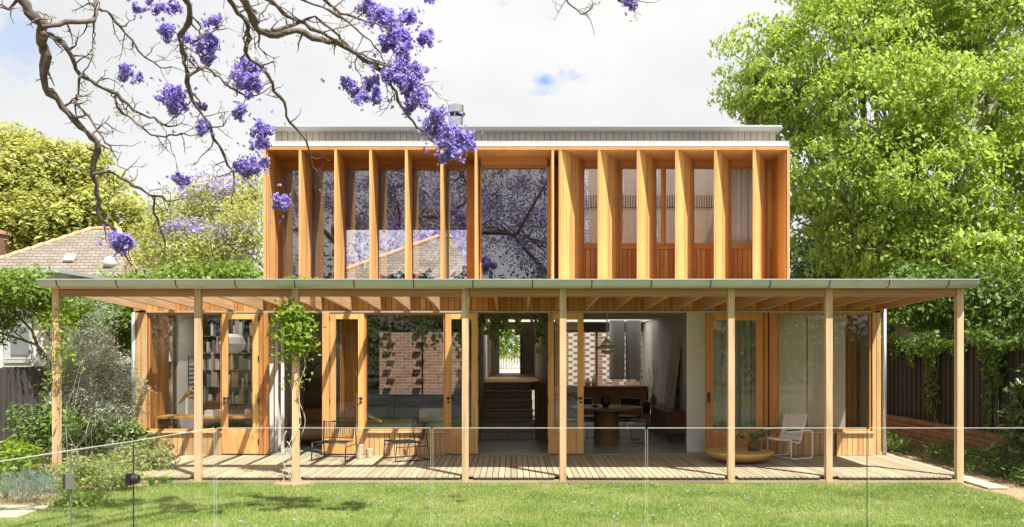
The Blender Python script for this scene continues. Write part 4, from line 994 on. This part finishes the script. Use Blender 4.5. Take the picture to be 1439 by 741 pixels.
# white cantilever armchair, faces -x
q = gp(1100, 644)
ac = empty('cantilever_armchair', q, R(24), 'white strapped cantilever armchair with black arm pads', 'chair')
def arc(c, r_, a0, a1, k=6, y=0): return [(c[0]+r_*math.cos(a0+(a1-a0)*i/k), y, c[1]+r_*math.sin(a0+(a1-a0)*i/k)) for i in range(k+1)]
fr = MB()
for s in (-1, 1):
    y = s*.29
    # base loop: floor runner, rear rise, arm, and front rise
    pts = [(.02, y, .30)]+[(-.08, y, .3)]
    loop = arc((-.02, .07), .055, math.pi, 1.5*math.pi, 4, y)+arc((.33, .07), .055, 1.5*math.pi, 2*math.pi, 4, y)+arc((.33, .43), .055, 0, .5*math.pi, 4, y)+[(.0, y, .485), (-.16, y, .47)]
    fr.tube([(-.075, y, .34)]+loop, .0125, 10)
    fr.tube([(-.36, y*.86, .355), (-.1, y*.86, .33), (.12, y*.86, .27), (.17, y*.86, .33), (.25, y*.86, .60), (.30, y*.86, .745)], .011, 9)
for a in ((-.36, .355), (.30, .745), (.12, .275)): fr.tube([(a[0], -.25, a[1]), (a[0], .25, a[1])], .011, 8)
fr.tube([(-.02, -.29, .0125), (-.02, .29, .0125)], .0125, 8).tube([(-.075, -.29, .34), (-.075, .29, .34)], .01, 8)
fr.build('frame', M['straw'], ac, smooth=True)
sb = MB()
for i in range(7):
    t = i/7; x = -.35+t*.47; z = .357-t*.085; sb.box(x, x+.058, -.25, .25, z, z+.006)
sb.build('seat', M['straw'], ac)
bk = MB()
for i in range(5):
    t0 = i*.2; t1 = t0+.182; P = lambda t: Vector((.165+t*.13, 0, .32+t*.42))
    c = (P(t0)+P(t1))/2; bk.obox(c, (P(t1)-P(t0))/2, (0, .25, 0), (.003, 0, -.001))
bk.build('backrest', M['straw'], ac)
for s in (-1, 1): MB().box(-.17, .12, s*.29-.022, s*.29+.022, .494, .512).build('arm_pad', M['black'], ac, bevel=.006)

tag(MB().lathe([(.28, .0), (.27, .018), (.15, .028)], (X(416, FYp)-.02, FYp-.05, -.0), 20).build('soil_patch', M['mulch']), kind='structure')
# climbing vine on third post
vx = X(416, FYp); vine = empty('climbing_vine', (vx, FYp, 0), 0, 'wisteria vine twisting up the third post with a leafy green head', 'vine')
m = MB(); pts = []
for i in range(60):
    t = i/59; a = t*16+.5; pts.append((math.cos(a)*(.065+.012*math.sin(i)), math.sin(a)*.07, .02+t*2.5))
m.tube(pts, [.011*(1-.4*i/59) for i in range(60)], 6)
pts = [(.05+math.sin(t*9)*.06+.04, -.06, .7+t*1.2) for t in np.linspace(0, 1, 20)]; m.tube(pts, .006, 5)
for k in range(3):
    ph = k*1.7; pts = [(-.10+math.sin(t*6+ph)*.07, -.08-.02*k, .02+.75*t*(1-.1*k)) for t in np.linspace(0, 1, 18)]; m.tube(pts, .007, 6)
m.build('stems', M['twigp'], vine, smooth=True)
C, Nn = cloud([(-.02, -.05, 2.3, .30, .24, .26), (.0, -.05, 2.05, .2, .2, .22), (-.05, -.08, 2.5, .28, .25, .15), (.1, -.05, 2.2, .2, .2, .25)], 1500, .07, 10, .3)
C2 = np.stack([rng.normal(.0, .12, 90), rng.normal(-.05, .07, 90), rng.uniform(1.35, 2.0, 90)], 1)
np_mesh('leaves', np.concatenate([leaves(C, .075, .5, .6, Nn, .5), leaves(C2, .07, .45)]), 4, M['greenb'], vine)

# ------------------------------------------------------------------ garden plants
def shrub(name, loc, blobs, n, size, leaf, label, cat='shrub', aspect=.45, clump=.07, per=10, group=None, up=.6, droop=0., stems=10, sr=.008, smat='barkg', shell=.3):
    root = empty(name, loc, 0, label, cat, group); m = MB()
    for i in range(stems):
        b = blobs[i % len(blobs)]; e = Vector(b[:3])+Vector((rng.normal()*b[3]*.5, rng.normal()*b[4]*.5, b[5]*.5))
        m.tube(gnarl((rng.normal()*.03, rng.normal()*.03, -.02), e, 5, .06), [sr*(1-.13*k) for k in range(6)], 5)
    m.build('stems', M[smat], root)
    C, Nn = cloud(blobs, n, clump, per, shell); k = C[:, 2] > .01; C, Nn = C[k], Nn[k]
    np_mesh('leaves', leaves(C, size, aspect, up, Nn*.5, droop), 4, M[leaf], root)
    return root
q = gp(127, 655, 0)
shrub('olive_tree', (X(125, -1.9), -1.9, 0), [(0, 0, 2.2, .38, .3, .35), (-.25, 0, 1.75, .35, .3, .3), (.3, 0, 1.8, .4, .3, .3), (.5, .05, 1.4, .38, .3, .2), (-.1, 0, 1.35, .35, .3, .25), (.5, 0, 1.05, .45, .3, .2), (-.45, .1, 1.9, .25, .2, .3), (.15, 0, 2.55, .2, .2, .3)], 8500, .06, 'olive', 'slender grey green olive tree in front of the left corner', 'tree', .2, .10, 14, stems=8, sr=.006, smat='barkg', shell=.2)
grp = None
def bush(px, py, w_, h_, n, size, leaf, label, name='garden_shrub', asp=.42, y=None, **k):
    g = gp(px, py, 0); kx = w_*(g.y-CY)/F; hz_ = h_*(g.y-CY)/F
    return shrub(name, g, [(0, 0, hz_*.55, kx*.5, kx*.45, hz_*.42), (kx*.25, 0, hz_*.4, kx*.35, kx*.3, hz_*.35), (-kx*.25, 0, hz_*.45, kx*.35, kx*.3, hz_*.35)], n, size, leaf, label, aspect=asp, **k)
bush(150, 655, 110, 85, 2300, .10, 'glossy', 'glossy broad leaved shrub under the olive tree')
bush(205, 668, 70, 55, 1500, .085, 'lime', 'yellow green shrub beside the deck corner', asp=.35)
bush(60, 650, 90, 110, 1900, .095, 'glossy', 'tall glossy shrub in front of the left fence')
bush(20, 672, 80, 60, 1100, .10, 'greenb', 'light green leafy clump at the left edge of the bed')
bush(38, 705, 82, 52, 3800, .05, 'blue', 'low grey blue feathery lavender mound at lower left', asp=.12, up=0, droop=-2.2, clump=.05, shell=.1)
bush(105, 690, 70, 52, 1600, .07, 'lime', 'pale green flowering clump left of the gate latch', asp=.35)
bush(155, 690, 80, 58, 2000, .06, 'lime', 'fine leaved yellow flowering clump right of the gate hinge', asp=.28)
bush(110, 712, 60, 30, 900, .06, 'green', 'small dark green groundcover mound behind the gate')
bush(250, 652, 40, 30, 300, .06, 'lime', 'sparse pale seedheads at the deck corner') if False else None
bush(90, 640, 60, 90, 600, .085, 'green', 'narrow green shrub around the first pergola post')
# strappy clumps
def strap(px, py, r_, h, label):
    root = empty('strappy_plant', gp(px, py, 0), 0, label, 'plant', 'strappy clumps along the deck edge')
    V = []
    for i in range(46):
        a = rng.uniform(0, 6.283); l = rng.uniform(.5, 1)*r_; d = np.array([math.cos(a), math.sin(a), 0]); s = np.array([-d[1], d[0], 0])*.006
        b = d*rng.uniform(0, .02); mid = b+d*l*.45+np.array([0, 0, h*.8]); t = b+d*l+np.array([0, 0, h*rng.uniform(.5, 1)])
        V += [b-s, b+s, mid+s, mid-s, mid-s, mid+s, t+s*.2, t-s*.2]
    np_mesh('leaves', np.array(V), 4, M['greenb'], root)
    return root
strap(175, 690, .2, .2, 'largest strappy clump right of the gate latch')
strap(213, 684, .15, .17, 'strappy clump at the deck corner, second from left')
strap(233, 680, .13, .13, 'small strappy clump in front of the deck edge')
strap(252, 677, .13, .12, 'smallest strappy clump nearest the second post')
strap(8, 700, .2, .25, 'strappy clump at the far left behind the lavender')
# vine on first post
shrub('climbing_vine', (X(80, FYp), FYp, 0), [(.0, -.05, 2.35, .26, .2, .3), (.12, 0, 1.9, .2, .2, .3), (.18, .1, 2.55, .4, .2, .15), (0, -.05, 1.3, .1, .12, .5)], 620, .075, 'greenb', 'leafy creeper climbing the first pergola post at left', 'vine', .42, .09, 8, stems=3, sr=.005, smat='barkg')
# right bed plants
g = gp(1432, 668, 0)
shrub('garden_shrub', g, [(0, 0, 1.15, .26, .25, .35), (.1, 0, .7, .35, .3, .35), (-.1, 0, .4, .32, .3, .3), (.2, 0, 1.5, .25, .2, .25)], 900, .12, 'glossy', 'broad leaved shrub standing at the right edge of the lawn', aspect=.42)
rs = [((7.3, 1.5), 'fine dark groundcover clump nearest the right downpipe'), ((7.45, -.2), 'low dark fern clump by the brick wall behind the deck end'), ((7.5, -1.6), 'low leafy clump between last post and brick wall'), ((7.5, -2.9), 'spreading green clump beside the last pergola post'), ((7.3, 3.6), 'shaded groundcover clump deep in the right side passage')]
for (x, y), lb in rs:
    shrub('groundcover_plant', (x, y, 0), [(0, 0, .18, .35, .5, .2), (.2, .4, .2, .3, .4, .22), (.1, -.4, .16, .3, .4, .18)], 1300, .07, 'ivy', lb, 'plant', .3)
# ivy over the right fence
iv = empty('ivy', (8.02, 0, 0), 0, 'ivy spilling over the top of the charcoal right fence', 'ivy')
C = []
for y0, y1, n, z0, z1 in ((-3.5, 3, 1500, 1.95, 2.3), (3, 12, 1300, 1.7, 2.3), (-1.2, -.7, 500, .7, 2.1), (1.0, 1.4, 350, .9, 2.0), (-2.2, -1.9, 330, .5, 1.5), (3.5, 3.8, 260, 1.0, 2.0), (5.2, 5.6, 200, 1, 2)):
    yy = rng.uniform(y0, y1, n); wv = .5+.5*np.sin(yy*5.1+np.sin(yy*2.3)*2); top = z1-.22*(.5+.5*np.sin(yy*3.3+1.7*np.sin(yy*7))) if y1-y0 > 2 else z1; zz = top-(z1-z0)*rng.random(n)**1.3*(.3+1.1*wv); C.append(np.stack([rng.normal(-.09, .05, n), yy, zz], 1))
C = np.concatenate(C); np_mesh('leaves', leaves(C, .085, .75, .2, np.array([[-1.2, 0, .3]])), 4, M['ivy'], iv)
m = MB()
for y in (-1, -.9, 1.2, -2.05, 3.6, 5.4, 1.1): m.tube([(-.03, y+rng.normal()*.04, z) for z in np.linspace(.5, 2.1, 9)], .006, 5)
m.build('stems', M['barkg'], iv)
# roof planting behind the gutter
shrub('roof_plant', (X(425, -.9), -.9, 2.9), [(0, 0, .18, .32, .2, .1), (-.2, 0, .16, .2, .2, .09), (.2, 0, .15, .2, .2, .08)], 900, .06, 'greenb', 'bright creeper growing on the pergola roof below the left fins', 'plant', .35, .05, 8, stems=14, smat='twigp', sr=.005)

# ------------------------------------------------------------------ indoor things
def lf_vine(px0, px1, n, y, zdrop, label, zt=HD-.03):
    root = empty('hanging_vine', (X((px0+px1)/2, y), y, zt), 0, label, 'plant', 'trailing vines hanging inside the doors'); m = MB(); C = []
    ox = root.location.x
    for i in range(n):
        x = X(random.uniform(px0, px1), y)-ox; d = zdrop*random.uniform(.35, 1); pts = [(x+.04*math.sin(t*5+i), .02*math.cos(i), -t*d) for t in np.linspace(0, 1, 9)]
        m.tube(pts, .003, 4)
        for p_ in pts[1:]:
            for _ in range(1): C.append((p_[0]+rng.normal()*.02, p_[1]+rng.normal()*.02, p_[2]+rng.normal()*.02))
    m.build('stems', M['dark'], root); np_mesh('leaves', leaves(np.array(C), .105, .8, 0, np.array([[0, -2.5, 0]]), .8), 4, M['green'], root)
lf_vine(674, 700, 6, .5, .75, 'long trailing vine at the left side of the hall opening')
lf_vine(700, 742, 7, .5, .45, 'short trailing vine over the middle of the hall opening')
lf_vine(742, 768, 6, .5, .75, 'trailing vine at the right side of the hall opening')
lf_vine(516, 560, 5, .45, .75, 'trailing vine inside the left half of the brick view window')
lf_vine(575, 624, 6, .45, .7, 'trailing vine inside the right half of the brick view window')
lf_vine(636, 656, 4, .45, .6, 'trailing vine inside the glazed door left of the hall')
# study
bk = empty('bookcase', (-5.4, 2.6, FL), 0, 'tall dark bookcase filling the back wall of the study', 'bookcase')
m = MB()
bw_, bh = 1.9, 2.45
for x in (-.95, -.32, .31, .95-.03): MB().box(x, x+.03, -.16, .16, 0, bh).build('upright', M['walnutz'], bk)
for i in range(8): MB().box(-.95, .95, -.155, .155, .02+i*.345, .045+i*.345).build('shelf', M['walnut'], bk)
MB().box(-.95, .95, .161, .17, 0, bh).build('back_panel', M['darkwall'], bk)
bcols = [plain('book_'+str(i), c, .6, var=.05) for i, c in enumerate([(.55,.5,.4),(.3,.08,.05),(.1,.15,.2),(.6,.58,.52),(.15,.2,.12),(.5,.3,.12),(.08,.08,.08),(.35,.3,.25)])]
hb = [MB().box(0, .03, 0, .2, 0, .2+.02*k).build('book', bcols[k], loc=(0, 0, -50)) for k in range(8)]
nb_ = 0
for s in range(2, 7):
    x = -6.3
    while x < -4.5:
        if random.random() < .82:
            k = random.randrange(8); o = hb[k].copy(); o.data = hb[k].data; col.objects.link(o)
            o.location = (x, 2.4, FL+.0455+s*.345); w_s = random.uniform(.8, 1.7); o.scale = (w_s, .9, random.uniform(.85, 1.1))
            tag(o, 'book standing upright in the dark study bookcase', 'book', 'books in the study bookcase'); nb_ += 1; x += .03*w_s+.002
        else: x += random.uniform(.06, .2)
for o in hb: bpy.data.objects.remove(o)
dk_ = empty('desk', (-5.45, .55, FL), 0, 'long timber desk behind the study window', 'desk')
MB().box(-.93, .95, -.3, .3, .60, .64).build('tabletop', M['fin'], dk_); MB().box(-.93, -.89, -.3, .3, 0, .599).build('leg', M['fin'], dk_); MB().box(.91, .95, -.3, .3, 0, .599).build('leg', M['fin'], dk_)
zd = FL+.641
ps = MB()
for i in range(6): ps.box(-.17+random.uniform(-.01, .01), .17, -.11, .11, i*.018, i*.018+.016)
tag(ps.build('paper_stack', M['paper'], loc=(X(303, .4), .4, zd)), 'stack of white papers on the study desk', 'papers')
lp = empty('desk_lamp', (X(262, .5), .5, zd), 0, 'pale timber desk lamp with tilted head on the study desk', 'lamp')
MB().lathe([(.07, 0), (.07, .02), (.02, .025)], seg=20).build('base', M['oak'], lp); MB().tube([(0, 0, .02), (0, 0, .34)], .022, 10).build('stem', M['paper'], lp)
MB().tube([(-.13, 0, .22), (.02, 0, .38), (.09, 0, .47)], [.016, .04, .05], 12).build('lamp_head', M['oak'], lp)
for px, r_, h, lb in ((276, .045, .09, 'small mug beside the desk lamp'), (348, .06, .12, 'round white ornament at the right end of the desk')):
    tag(MB().lathe([(r_*.7, 0), (r_, h*.5), (r_*.8, h)], seg=18).build('mug' if px < 300 else 'ornament', M['oak'] if px < 300 else M['paper'], loc=(X(px, .5), .5, zd), smooth=True), lb, 'mug' if px < 300 else 'ornament')
oc = empty('office_chair', (-5.7, 1.3, FL), 0, 'tan leather office chair behind the study desk', 'chair')
MB().box(-.25, .25, -.25, .25, .42, .5).build('seat', M['leather'], oc, bevel=.03); MB().box(-.24, .24, .2, .27, .55, .85).build('backrest', M['leather'], oc, bevel=.03)
MB().tube([(0, 0, .08), (0, 0, .42)], .025).build('stem', M['chrome'], oc)
for i in range(5): MB().tube([(0, 0, .1), (.28*math.cos(i*1.257), .28*math.sin(i*1.257), .04)], .015).build('leg', M['chrome'], oc)
pl = empty('pendant_lamp', (X(327, 1.6), 1.6, CE), 0, 'white faceted paper pendant lamp in the study', 'lamp')
MB().tube([(0, 0, 0), (0, 0, -.42)], .004).build('cord', M['black'], pl)
MB().lathe([(.1, -.78), (.21, -.72), (.26, -.6), (.21, -.47), (.1, -.41)], seg=10).build('lamp_shade', M['paper'], pl)
mr_ = empty('magazine_rack', (xl+.11, 2.4, 1.15), 0, 'black wire rack fixed on the white study wall', 'rack')
m = MB()
for i in range(8): m.tube([(.02, -.18, i*.09), (.06, -.18, i*.09+.02), (.06, .18, i*.09+.02), (.02, .18, i*.09)], .008, 5)
m.tube([(.01, -.18, 0), (.01, -.18, .7)], .008).tube([(.01, .18, 0), (.01, .18, .7)], .008); m.build('frame', M['black'], mr_)
# living room
ar = MB().box(-.22, .22, -.02, .02, 0, 1.25).build('leaning_painting', M['art'], loc=(X(440, 2.6), 2.6, FL)); ar.rotation_euler = (R(-6), 0, 0); tag(ar, 'large dark brown painting leaning in the living room', 'painting')
lamp = empty('arc_lamp', (X(470, 2.2), 2.2, FL), 0, 'thin black arc floor lamp in the living room', 'lamp')
m = MB().tube([(.15, 0, 0), (.15, 0, 1.2), (.1, 0, 1.45), (-.1, 0, 1.6), (-.35, 0, 1.55), (-.55, 0, 1.3)], .011, 8); m.build('pole', M['black'], lamp); MB().lathe([(.14, 0), (.14, .03)], (.15, 0, 0)).build('base', M['black'], lamp); MB().lathe([(.13, -.06), (.05, .05)], (-.56, 0, 1.25)).build('lamp_shade', M['black'], lamp)
sf = empty('sofa', (X(440, 1.6), 1.6, FL), 0, 'rounded brown leather sofa in the living room', 'sofa')
MB().box(-.55, .7, -.4, .4, .12, .42).build('seat', M['leather'], sf, bevel=.1); MB().box(-.55, .7, .25, .5, .3, .68).build('backrest', M['leather'], sf, bevel=.1)
for s in (-.6, .6): MB().box(s-.1, s+.14, -.4, .45, .1, .56).build('armrest', M['leather'], sf, bevel=.1)
db = empty('daybed', (X(575, 1.3), 1.3, FL), 0, 'low linen daybed behind the brick view window', 'daybed')
MB().box(-.85, .75, -.35, .35, .18, .46).build('mattress', M['linen'], db, bevel=.05); MB().box(-.87, .77, -.36, .36, .08, .175).build('base', M['walnut'], db)
cu = MB().box(-.24, .24, -.06, .06, 0, .26).build('cushion', M['linen'], loc=(X(607, 1.3), 1.25, FL+.462), bevel=.05); tag(cu, 'square grey linen cushion on the daybed', 'cushion')
bl = MB(); pts = [(-.35, 0), (-.2, .16), (-.05, .2), (.15, .1), (.3, .03)]
for i in range(4): bl.obox(((pts[i][0]+pts[i+1][0])/2, 0, (pts[i][1]+pts[i+1][1])/2), ((pts[i+1][0]-pts[i][0])/2, 0, (pts[i+1][1]-pts[i][1])/2), (0, .12, 0), (0, 0, .02))
M['mustard'] = plain('mustard_wool', (.5, .36, .08), .9); tag(bl.build('blanket', M['mustard'], loc=(X(515, .9), .9, FL+.47)), 'crumpled mustard throw at the left end of the daybed', 'blanket')
# dining
dt = empty('dining_table', (X(852, 1.6), 1.6, FL), 0, 'round timber pedestal dining table', 'table')
MB().lathe([(.70, .68), (.72, .70), (.72, .72), (.70, .73)], seg=48).build('tabletop', M['walnut'], dt); MB().lathe([(.24, 0), (.24, .679)], seg=32).build('pedestal', M['walnutz'], dt)
tag(MB().lathe([(.05, 0), (.1, .08), (.09, .16), (.04, .22), (.045, .25)], seg=20).build('vase', M['black'], loc=(X(851, 1.5), 1.5, FL+.731), smooth=True), 'dark round vase on the dining table', 'vase')
tag(MB().lathe([(.03, 0), (.1, .05), (.095, .05)], seg=20).build('bowl', M['black'], loc=(X(836, 1.4), 1.4, FL+.731)), 'small dark bowl on the dining table', 'bowl')
def cchair(px, y, rz_, label):
    r = empty('dining_chair', (X(px, y), y, FL), rz_, label, 'chair', 'chrome cantilever chairs at the dining table')
    m = MB()
    for s in (-1, 1):
        yy = s*.22; m.tube([(.2, yy, .45), (-.22, yy, .45), (-.24, yy, .4), (-.24, yy, .05), (-.2, yy, .012), (.22, yy, .012)], .012, 8); m.tube([(.2, yy, .45), (.24, yy, .82)], .012, 8)
    m.tube([(.22, -.22, .012), (.22, .22, .012)], .012, 8); m.build('frame', M['chrome'], r, smooth=True)
    MB().box(-.23, .2, -.22, .22, .455, .48).build('seat', M['black_leather'], r, bevel=.008); MB().obox((.235, 0, .72), (.012, 0, .002), (0, .23, 0), (.01, 0, .11)).build('backrest', M['black_leather'], r)
cchair(893, 1.5, R(12), 'chrome chair with black seat at the right of the dining table')
cchair(806, 1.6, R(168), 'chrome chair with black seat at the left of the dining table')
cchair(880, 2.5, R(60), 'chrome chair behind the dining table on the right')
cchair(825, 2.5, R(110), 'chrome chair behind the dining table on the left')
pd = empty('pendant_lamp', (X(853, 1.6), 1.6, CE), 0, 'pale layered pendant lamp above the dining table', 'lamp')
MB().tube([(0, 0, 0), (0, 0, -.5)], .012).build('cord', M['paper'], pd); MB().lathe([(.03, -.5), (.09, -.56), (.1, -.6)], seg=24).build('cap', M['paper'], pd)
MB().lathe([(.1, -.61), (.22, -.68), (.24, -.7), (.2, -.7)], seg=28).build('lamp_shade', M['paper'], pd); MB().lathe([(.11, -.72), (.1, -.78), (.03, -.8)], seg=20).build('diffuser', M['gold'], pd)
for px, lb in ((867, 'left grey cylindrical range flue above the kitchen bench'), (890, 'right grey cylindrical range flue above the kitchen bench')):
    o = empty('range_flue', (X(px, 6.2), 6.2, 1.25), 0, lb, 'flue'); MB().lathe([(.19, 0), (.19, CE-1.25)], seg=28).build('cylinder', M['white'], o, smooth=False); MB().lathe([(.195, -.03), (.195, -.001)], seg=28).build('rim', M['galv'], o)
kb = empty('kitchen_bench', (2.3, 7.1, FL), 0, 'dark timber kitchen bench below the brick screen window', 'bench')
MB().box(-1.5, 1.1, -.3, .3, 0, .86).build('cabinet', M['walnutz'], kb); MB().box(-1.52, 1.12, -.33, .32, .861, .9).build('benchtop', M['walnut'], kb)
for px, h, lb in ((826, .22, 'tall pale bottle on the kitchen bench'), (835, .3, 'grey vase on the kitchen bench')):
    tag(MB().lathe([(.06, 0), (.08, .1), (.03, h*.8), (.03, h)], seg=16).build('vase', M['linen'], loc=(X(px, 7), 7, FL+.901), smooth=True), lb, 'vase')
cs = empty('console', (3.22, 3.4, FL), 0, 'low timber wall console in the dining room', 'console')
MB().box(-.2, .2, -1.5, 1.5, .18, .58).build('cabinet', M['walnut'], cs); MB().box(-.21, .21, -1.51, 1.51, .581, .61).build('top', M['walnut'], cs); MB().box(-.15, .15, -1.4, 1.4, 0, .179).build('plinth', M['black'], cs)
lpn = MB().box(-.015, .015, -.5, .5, 0, 1.5).build('leaning_painting', M['artp'], loc=(3.25, 2.9, FL+.611)); lpn.rotation_euler = (0, R(7), 0); tag(lpn, 'tall pale painting leaning above the timber console', 'painting')
bv = empty('branch_vase', (3.15, 4.2, FL+.611), 0, 'brown vase with bare twigs on the console', 'vase')
MB().lathe([(.05, 0), (.09, .1), (.04, .2)], seg=18).build('pot', M['oak'], bv, smooth=True); m = MB()
for i in range(5): m.tube(gnarl((0, 0, .15), (-.25+.08*i, rng.normal()*.1, .75+rng.normal()*.1), 4, .05), .006, 5)
m.build('twigs', M['twigp'], bv)
# curtains and blinds
def curtain(name, x0, x1, y, z0, z1, mat, label, amp=.03, wl=.11, cat='curtain'):
    n = int((x1-x0)/wl*10); m = MB(); c = (x0+x1)/2
    pr = [(x0-c+(x1-x0)*i/n, amp*math.sin(i/10*2*math.pi)+amp*.4*math.sin(i*.37)) for i in range(n+1)]
    for i in range(n): m.quad((pr[i][0], pr[i][1], z0), (pr[i+1][0], pr[i+1][1], z0), (pr[i+1][0], pr[i+1][1], z1), (pr[i][0], pr[i][1], z1))
    o = m.build(name, mat, smooth=True, loc=(c, y, 0)); tag(o, label, cat)
    return o
curtain('curtain', X(1026, .88), X(1080, .88), .88, 3.05, 5.35, M['curtain'], 'white gathered curtain in the last upper right window')
curtain('curtain', 3.5, 4.42, .3, FL+.02, 2.58, M['curtaing'], 'sheer green grey curtain behind the sliding timber door')
for x0, x1, lb in ((4.70, 5.24, 'sheer cream blind in the left part of the right hand window'), (5.25, 5.93, 'sheer cream blind in the middle of the right hand window')):
    o = empty('roller_blind', ((x0+x1)/2, .2, 2.5), 0, lb, 'blind'); w2_ = (x1-x0)/2-.004
    MB().box(-w2_, w2_, 0, .003, -1.96, .06).build('fabric', M['sheer'], o); MB().tube([(-w2_, .0, .09), (w2_, 0, .09)], .025, 12).build('roller', M['flash'], o); MB().box(-w2_, w2_, -.006, .009, -1.985, -1.961).build('bottom_bar', M['flash'], o)
for i, (a, b) in enumerate(((485, 530), (531, 577), (578, 624), (625, 657))):
    xa_, xb_ = X(a, .85), X(b, .85); zb_ = Z(321, .85)
    o = empty('roller_blind', ((xa_+xb_)/2, .85, hz), 0, ['half drawn taupe blind behind the third and fourth upper fins', 'half drawn taupe blind between the fourth and fifth upper fins', 'half drawn taupe blind left of the last straight upper fin', 'narrow half drawn taupe blind left of the big upper window'][i], 'blind')
    w2_ = (xb_-xa_)/2-.004; MB().box(-w2_, w2_, 0, .003, zb_-hz, -.001).build('fabric', M['sheerg'], o); MB().box(-w2_, w2_, -.006, .01, zb_-hz-.03, zb_-hz-.001).build('bottom_bar', M['black'], o)
for px, lb in ((590, 'dark leafy houseplant on the upper sill below the middle blind'), (648, 'tall dark houseplant in the upper left room near the big window'), (552, 'small dark houseplant on the upper sill at left')):
    y = 1.1; shrub('houseplant', (X(px, y), y, 3.05), [(0, 0, .2, .25, .15, .18), (.1, 0, .35 if px == 648 else .2, .15, .1, .25 if px == 648 else .12)], 130, .12, 'dark', lb, 'plant', .7, .05, 6, stems=6)

# ------------------------------------------------------------------ sun, world, camera
AZ, EL = R(38), R(61)
sv = Vector((math.cos(EL)*math.sin(AZ), -math.cos(EL)*math.cos(AZ), math.sin(EL)))
sd = bpy.data.lights.new('sun', 'SUN'); sd.energy = 5.0; sd.angle = R(.55); sd.color = (1, .95, .86)
so = bpy.data.objects.new('sun', sd); col.objects.link(so); so.rotation_euler = sv.to_track_quat('Z', 'Y').to_euler(); so.location = (5, -10, 20)
wd = bpy.data.worlds.new('World'); scene.world = wd; wd.use_nodes = True; nt = wd.node_tree; nt.nodes.clear()
out = nt.nodes.new('ShaderNodeOutputWorld'); bg = nt.nodes.new('ShaderNodeBackground'); L(nt, bg.outputs[0], out.inputs[0])
sky = nt.nodes.new('ShaderNodeTexSky'); sky.sky_type = 'NISHITA'; sky.sun_disc = False; sky.sun_elevation = EL; sky.sun_rotation = math.atan2(sv.x, sv.y)
bg.inputs['Strength'].default_value = .12
tc = nt.nodes.new('ShaderNodeTexCoord'); G = tc.outputs['Generated']
mp = nt.nodes.new('ShaderNodeMapping'); mp.inputs['Scale'].default_value = (1, 1, 1.9); L(nt, G, mp.inputs[0])
cn = noise(nt, mp.outputs[0], 2.6, 7, .55); cn2 = noise(nt, mp.outputs[0], 7, 6, .6)
cloudc = ramp(nt, cn, [(.34, (3.35, 3.4, 3.5)), (.5, (3.85, 3.87, 3.9)), (.62, (4.15, 4.13, 4.1))])
# gaps of blue: a few openings in the cloud deck, ragged edges
def gap(px, py, rad, st=1.0):
    d = Vector(((px-720)/F, 1, (490-py)/F)).normalized()
    vm = nt.nodes.new('ShaderNodeVectorMath'); vm.operation = 'DISTANCE'; L(nt, G, vm.inputs[0]); vm.inputs[1].default_value = d
    dd = mth(nt, 'ADD', vm.outputs['Value'], mth(nt, 'MULTIPLY', mth(nt, 'SUBTRACT', cn2, .5), .16))
    mr = nt.nodes.new('ShaderNodeMapRange'); mr.interpolation_type = 'SMOOTHSTEP'; mr.inputs[1].default_value = rad*1.25; mr.inputs[2].default_value = rad*.35; mr.inputs[3].default_value = 0; mr.inputs[4].default_value = st
    L(nt, dd, mr.inputs[0]); return mr.outputs[0]
gs = mth(nt, 'MAXIMUM', gap(766, 112, .026, 1), gap(789, 101, .021, 1))
for a in ((702, 18, .012, .35), (30, 42, .022, .4), (-700, 100, .22, .9), (2100, 200, .2, .9)): gs = mth(nt, 'MAXIMUM', gs, gap(*a))
mx = nt.nodes.new('ShaderNodeMix'); mx.data_type = 'RGBA'; L(nt, gs, mx.inputs[0]); L(nt, cloudc, mx.inputs[6])
sb_ = nt.nodes.new('ShaderNodeMix'); sb_.data_type = 'RGBA'; sb_.blend_type = 'MULTIPLY'; sb_.inputs[0].default_value = 1; L(nt, sky.outputs[0], sb_.inputs[6]); sb_.inputs[7].default_value = (.75, .85, 1.0, 1)
L(nt, sb_.outputs[2], mx.inputs[7]); L(nt, mx.outputs[2], bg.inputs['Color'])
cd = bpy.data.cameras.new('camera'); cam = bpy.data.objects.new('camera', cd); col.objects.link(cam); scene.camera = cam
cam.location = (0, CY, EYE); cam.rotation_euler = (R(90), 0, 0); cd.sensor_width = 36; cd.lens = 36*F/1439; cd.shift_y = (490-370.5)/1439; cd.shift_x = -.0003
cd.clip_end = 1500; cd.clip_start = .05
scene.view_settings.view_transform = 'Standard'; scene.view_settings.look = 'None'; scene.view_settings.gamma = 1; scene.view_settings.exposure = 1.0
cy = scene.cycles; cy.max_bounces = 8; cy.diffuse_bounces = 5; cy.glossy_bounces = 4; cy.transmission_bounces = 4; cy.transparent_max_bounces = 24
cy.caustics_reflective = False; cy.caustics_refractive = False; cy.use_denoising = True; cy.sample_clamp_indirect = 6
for m_ in list(bpy.data.objects):
    if m_.type == 'EMPTY' and not any(c.parent == m_ for c in bpy.data.objects): print('EMPTY', m_.name)
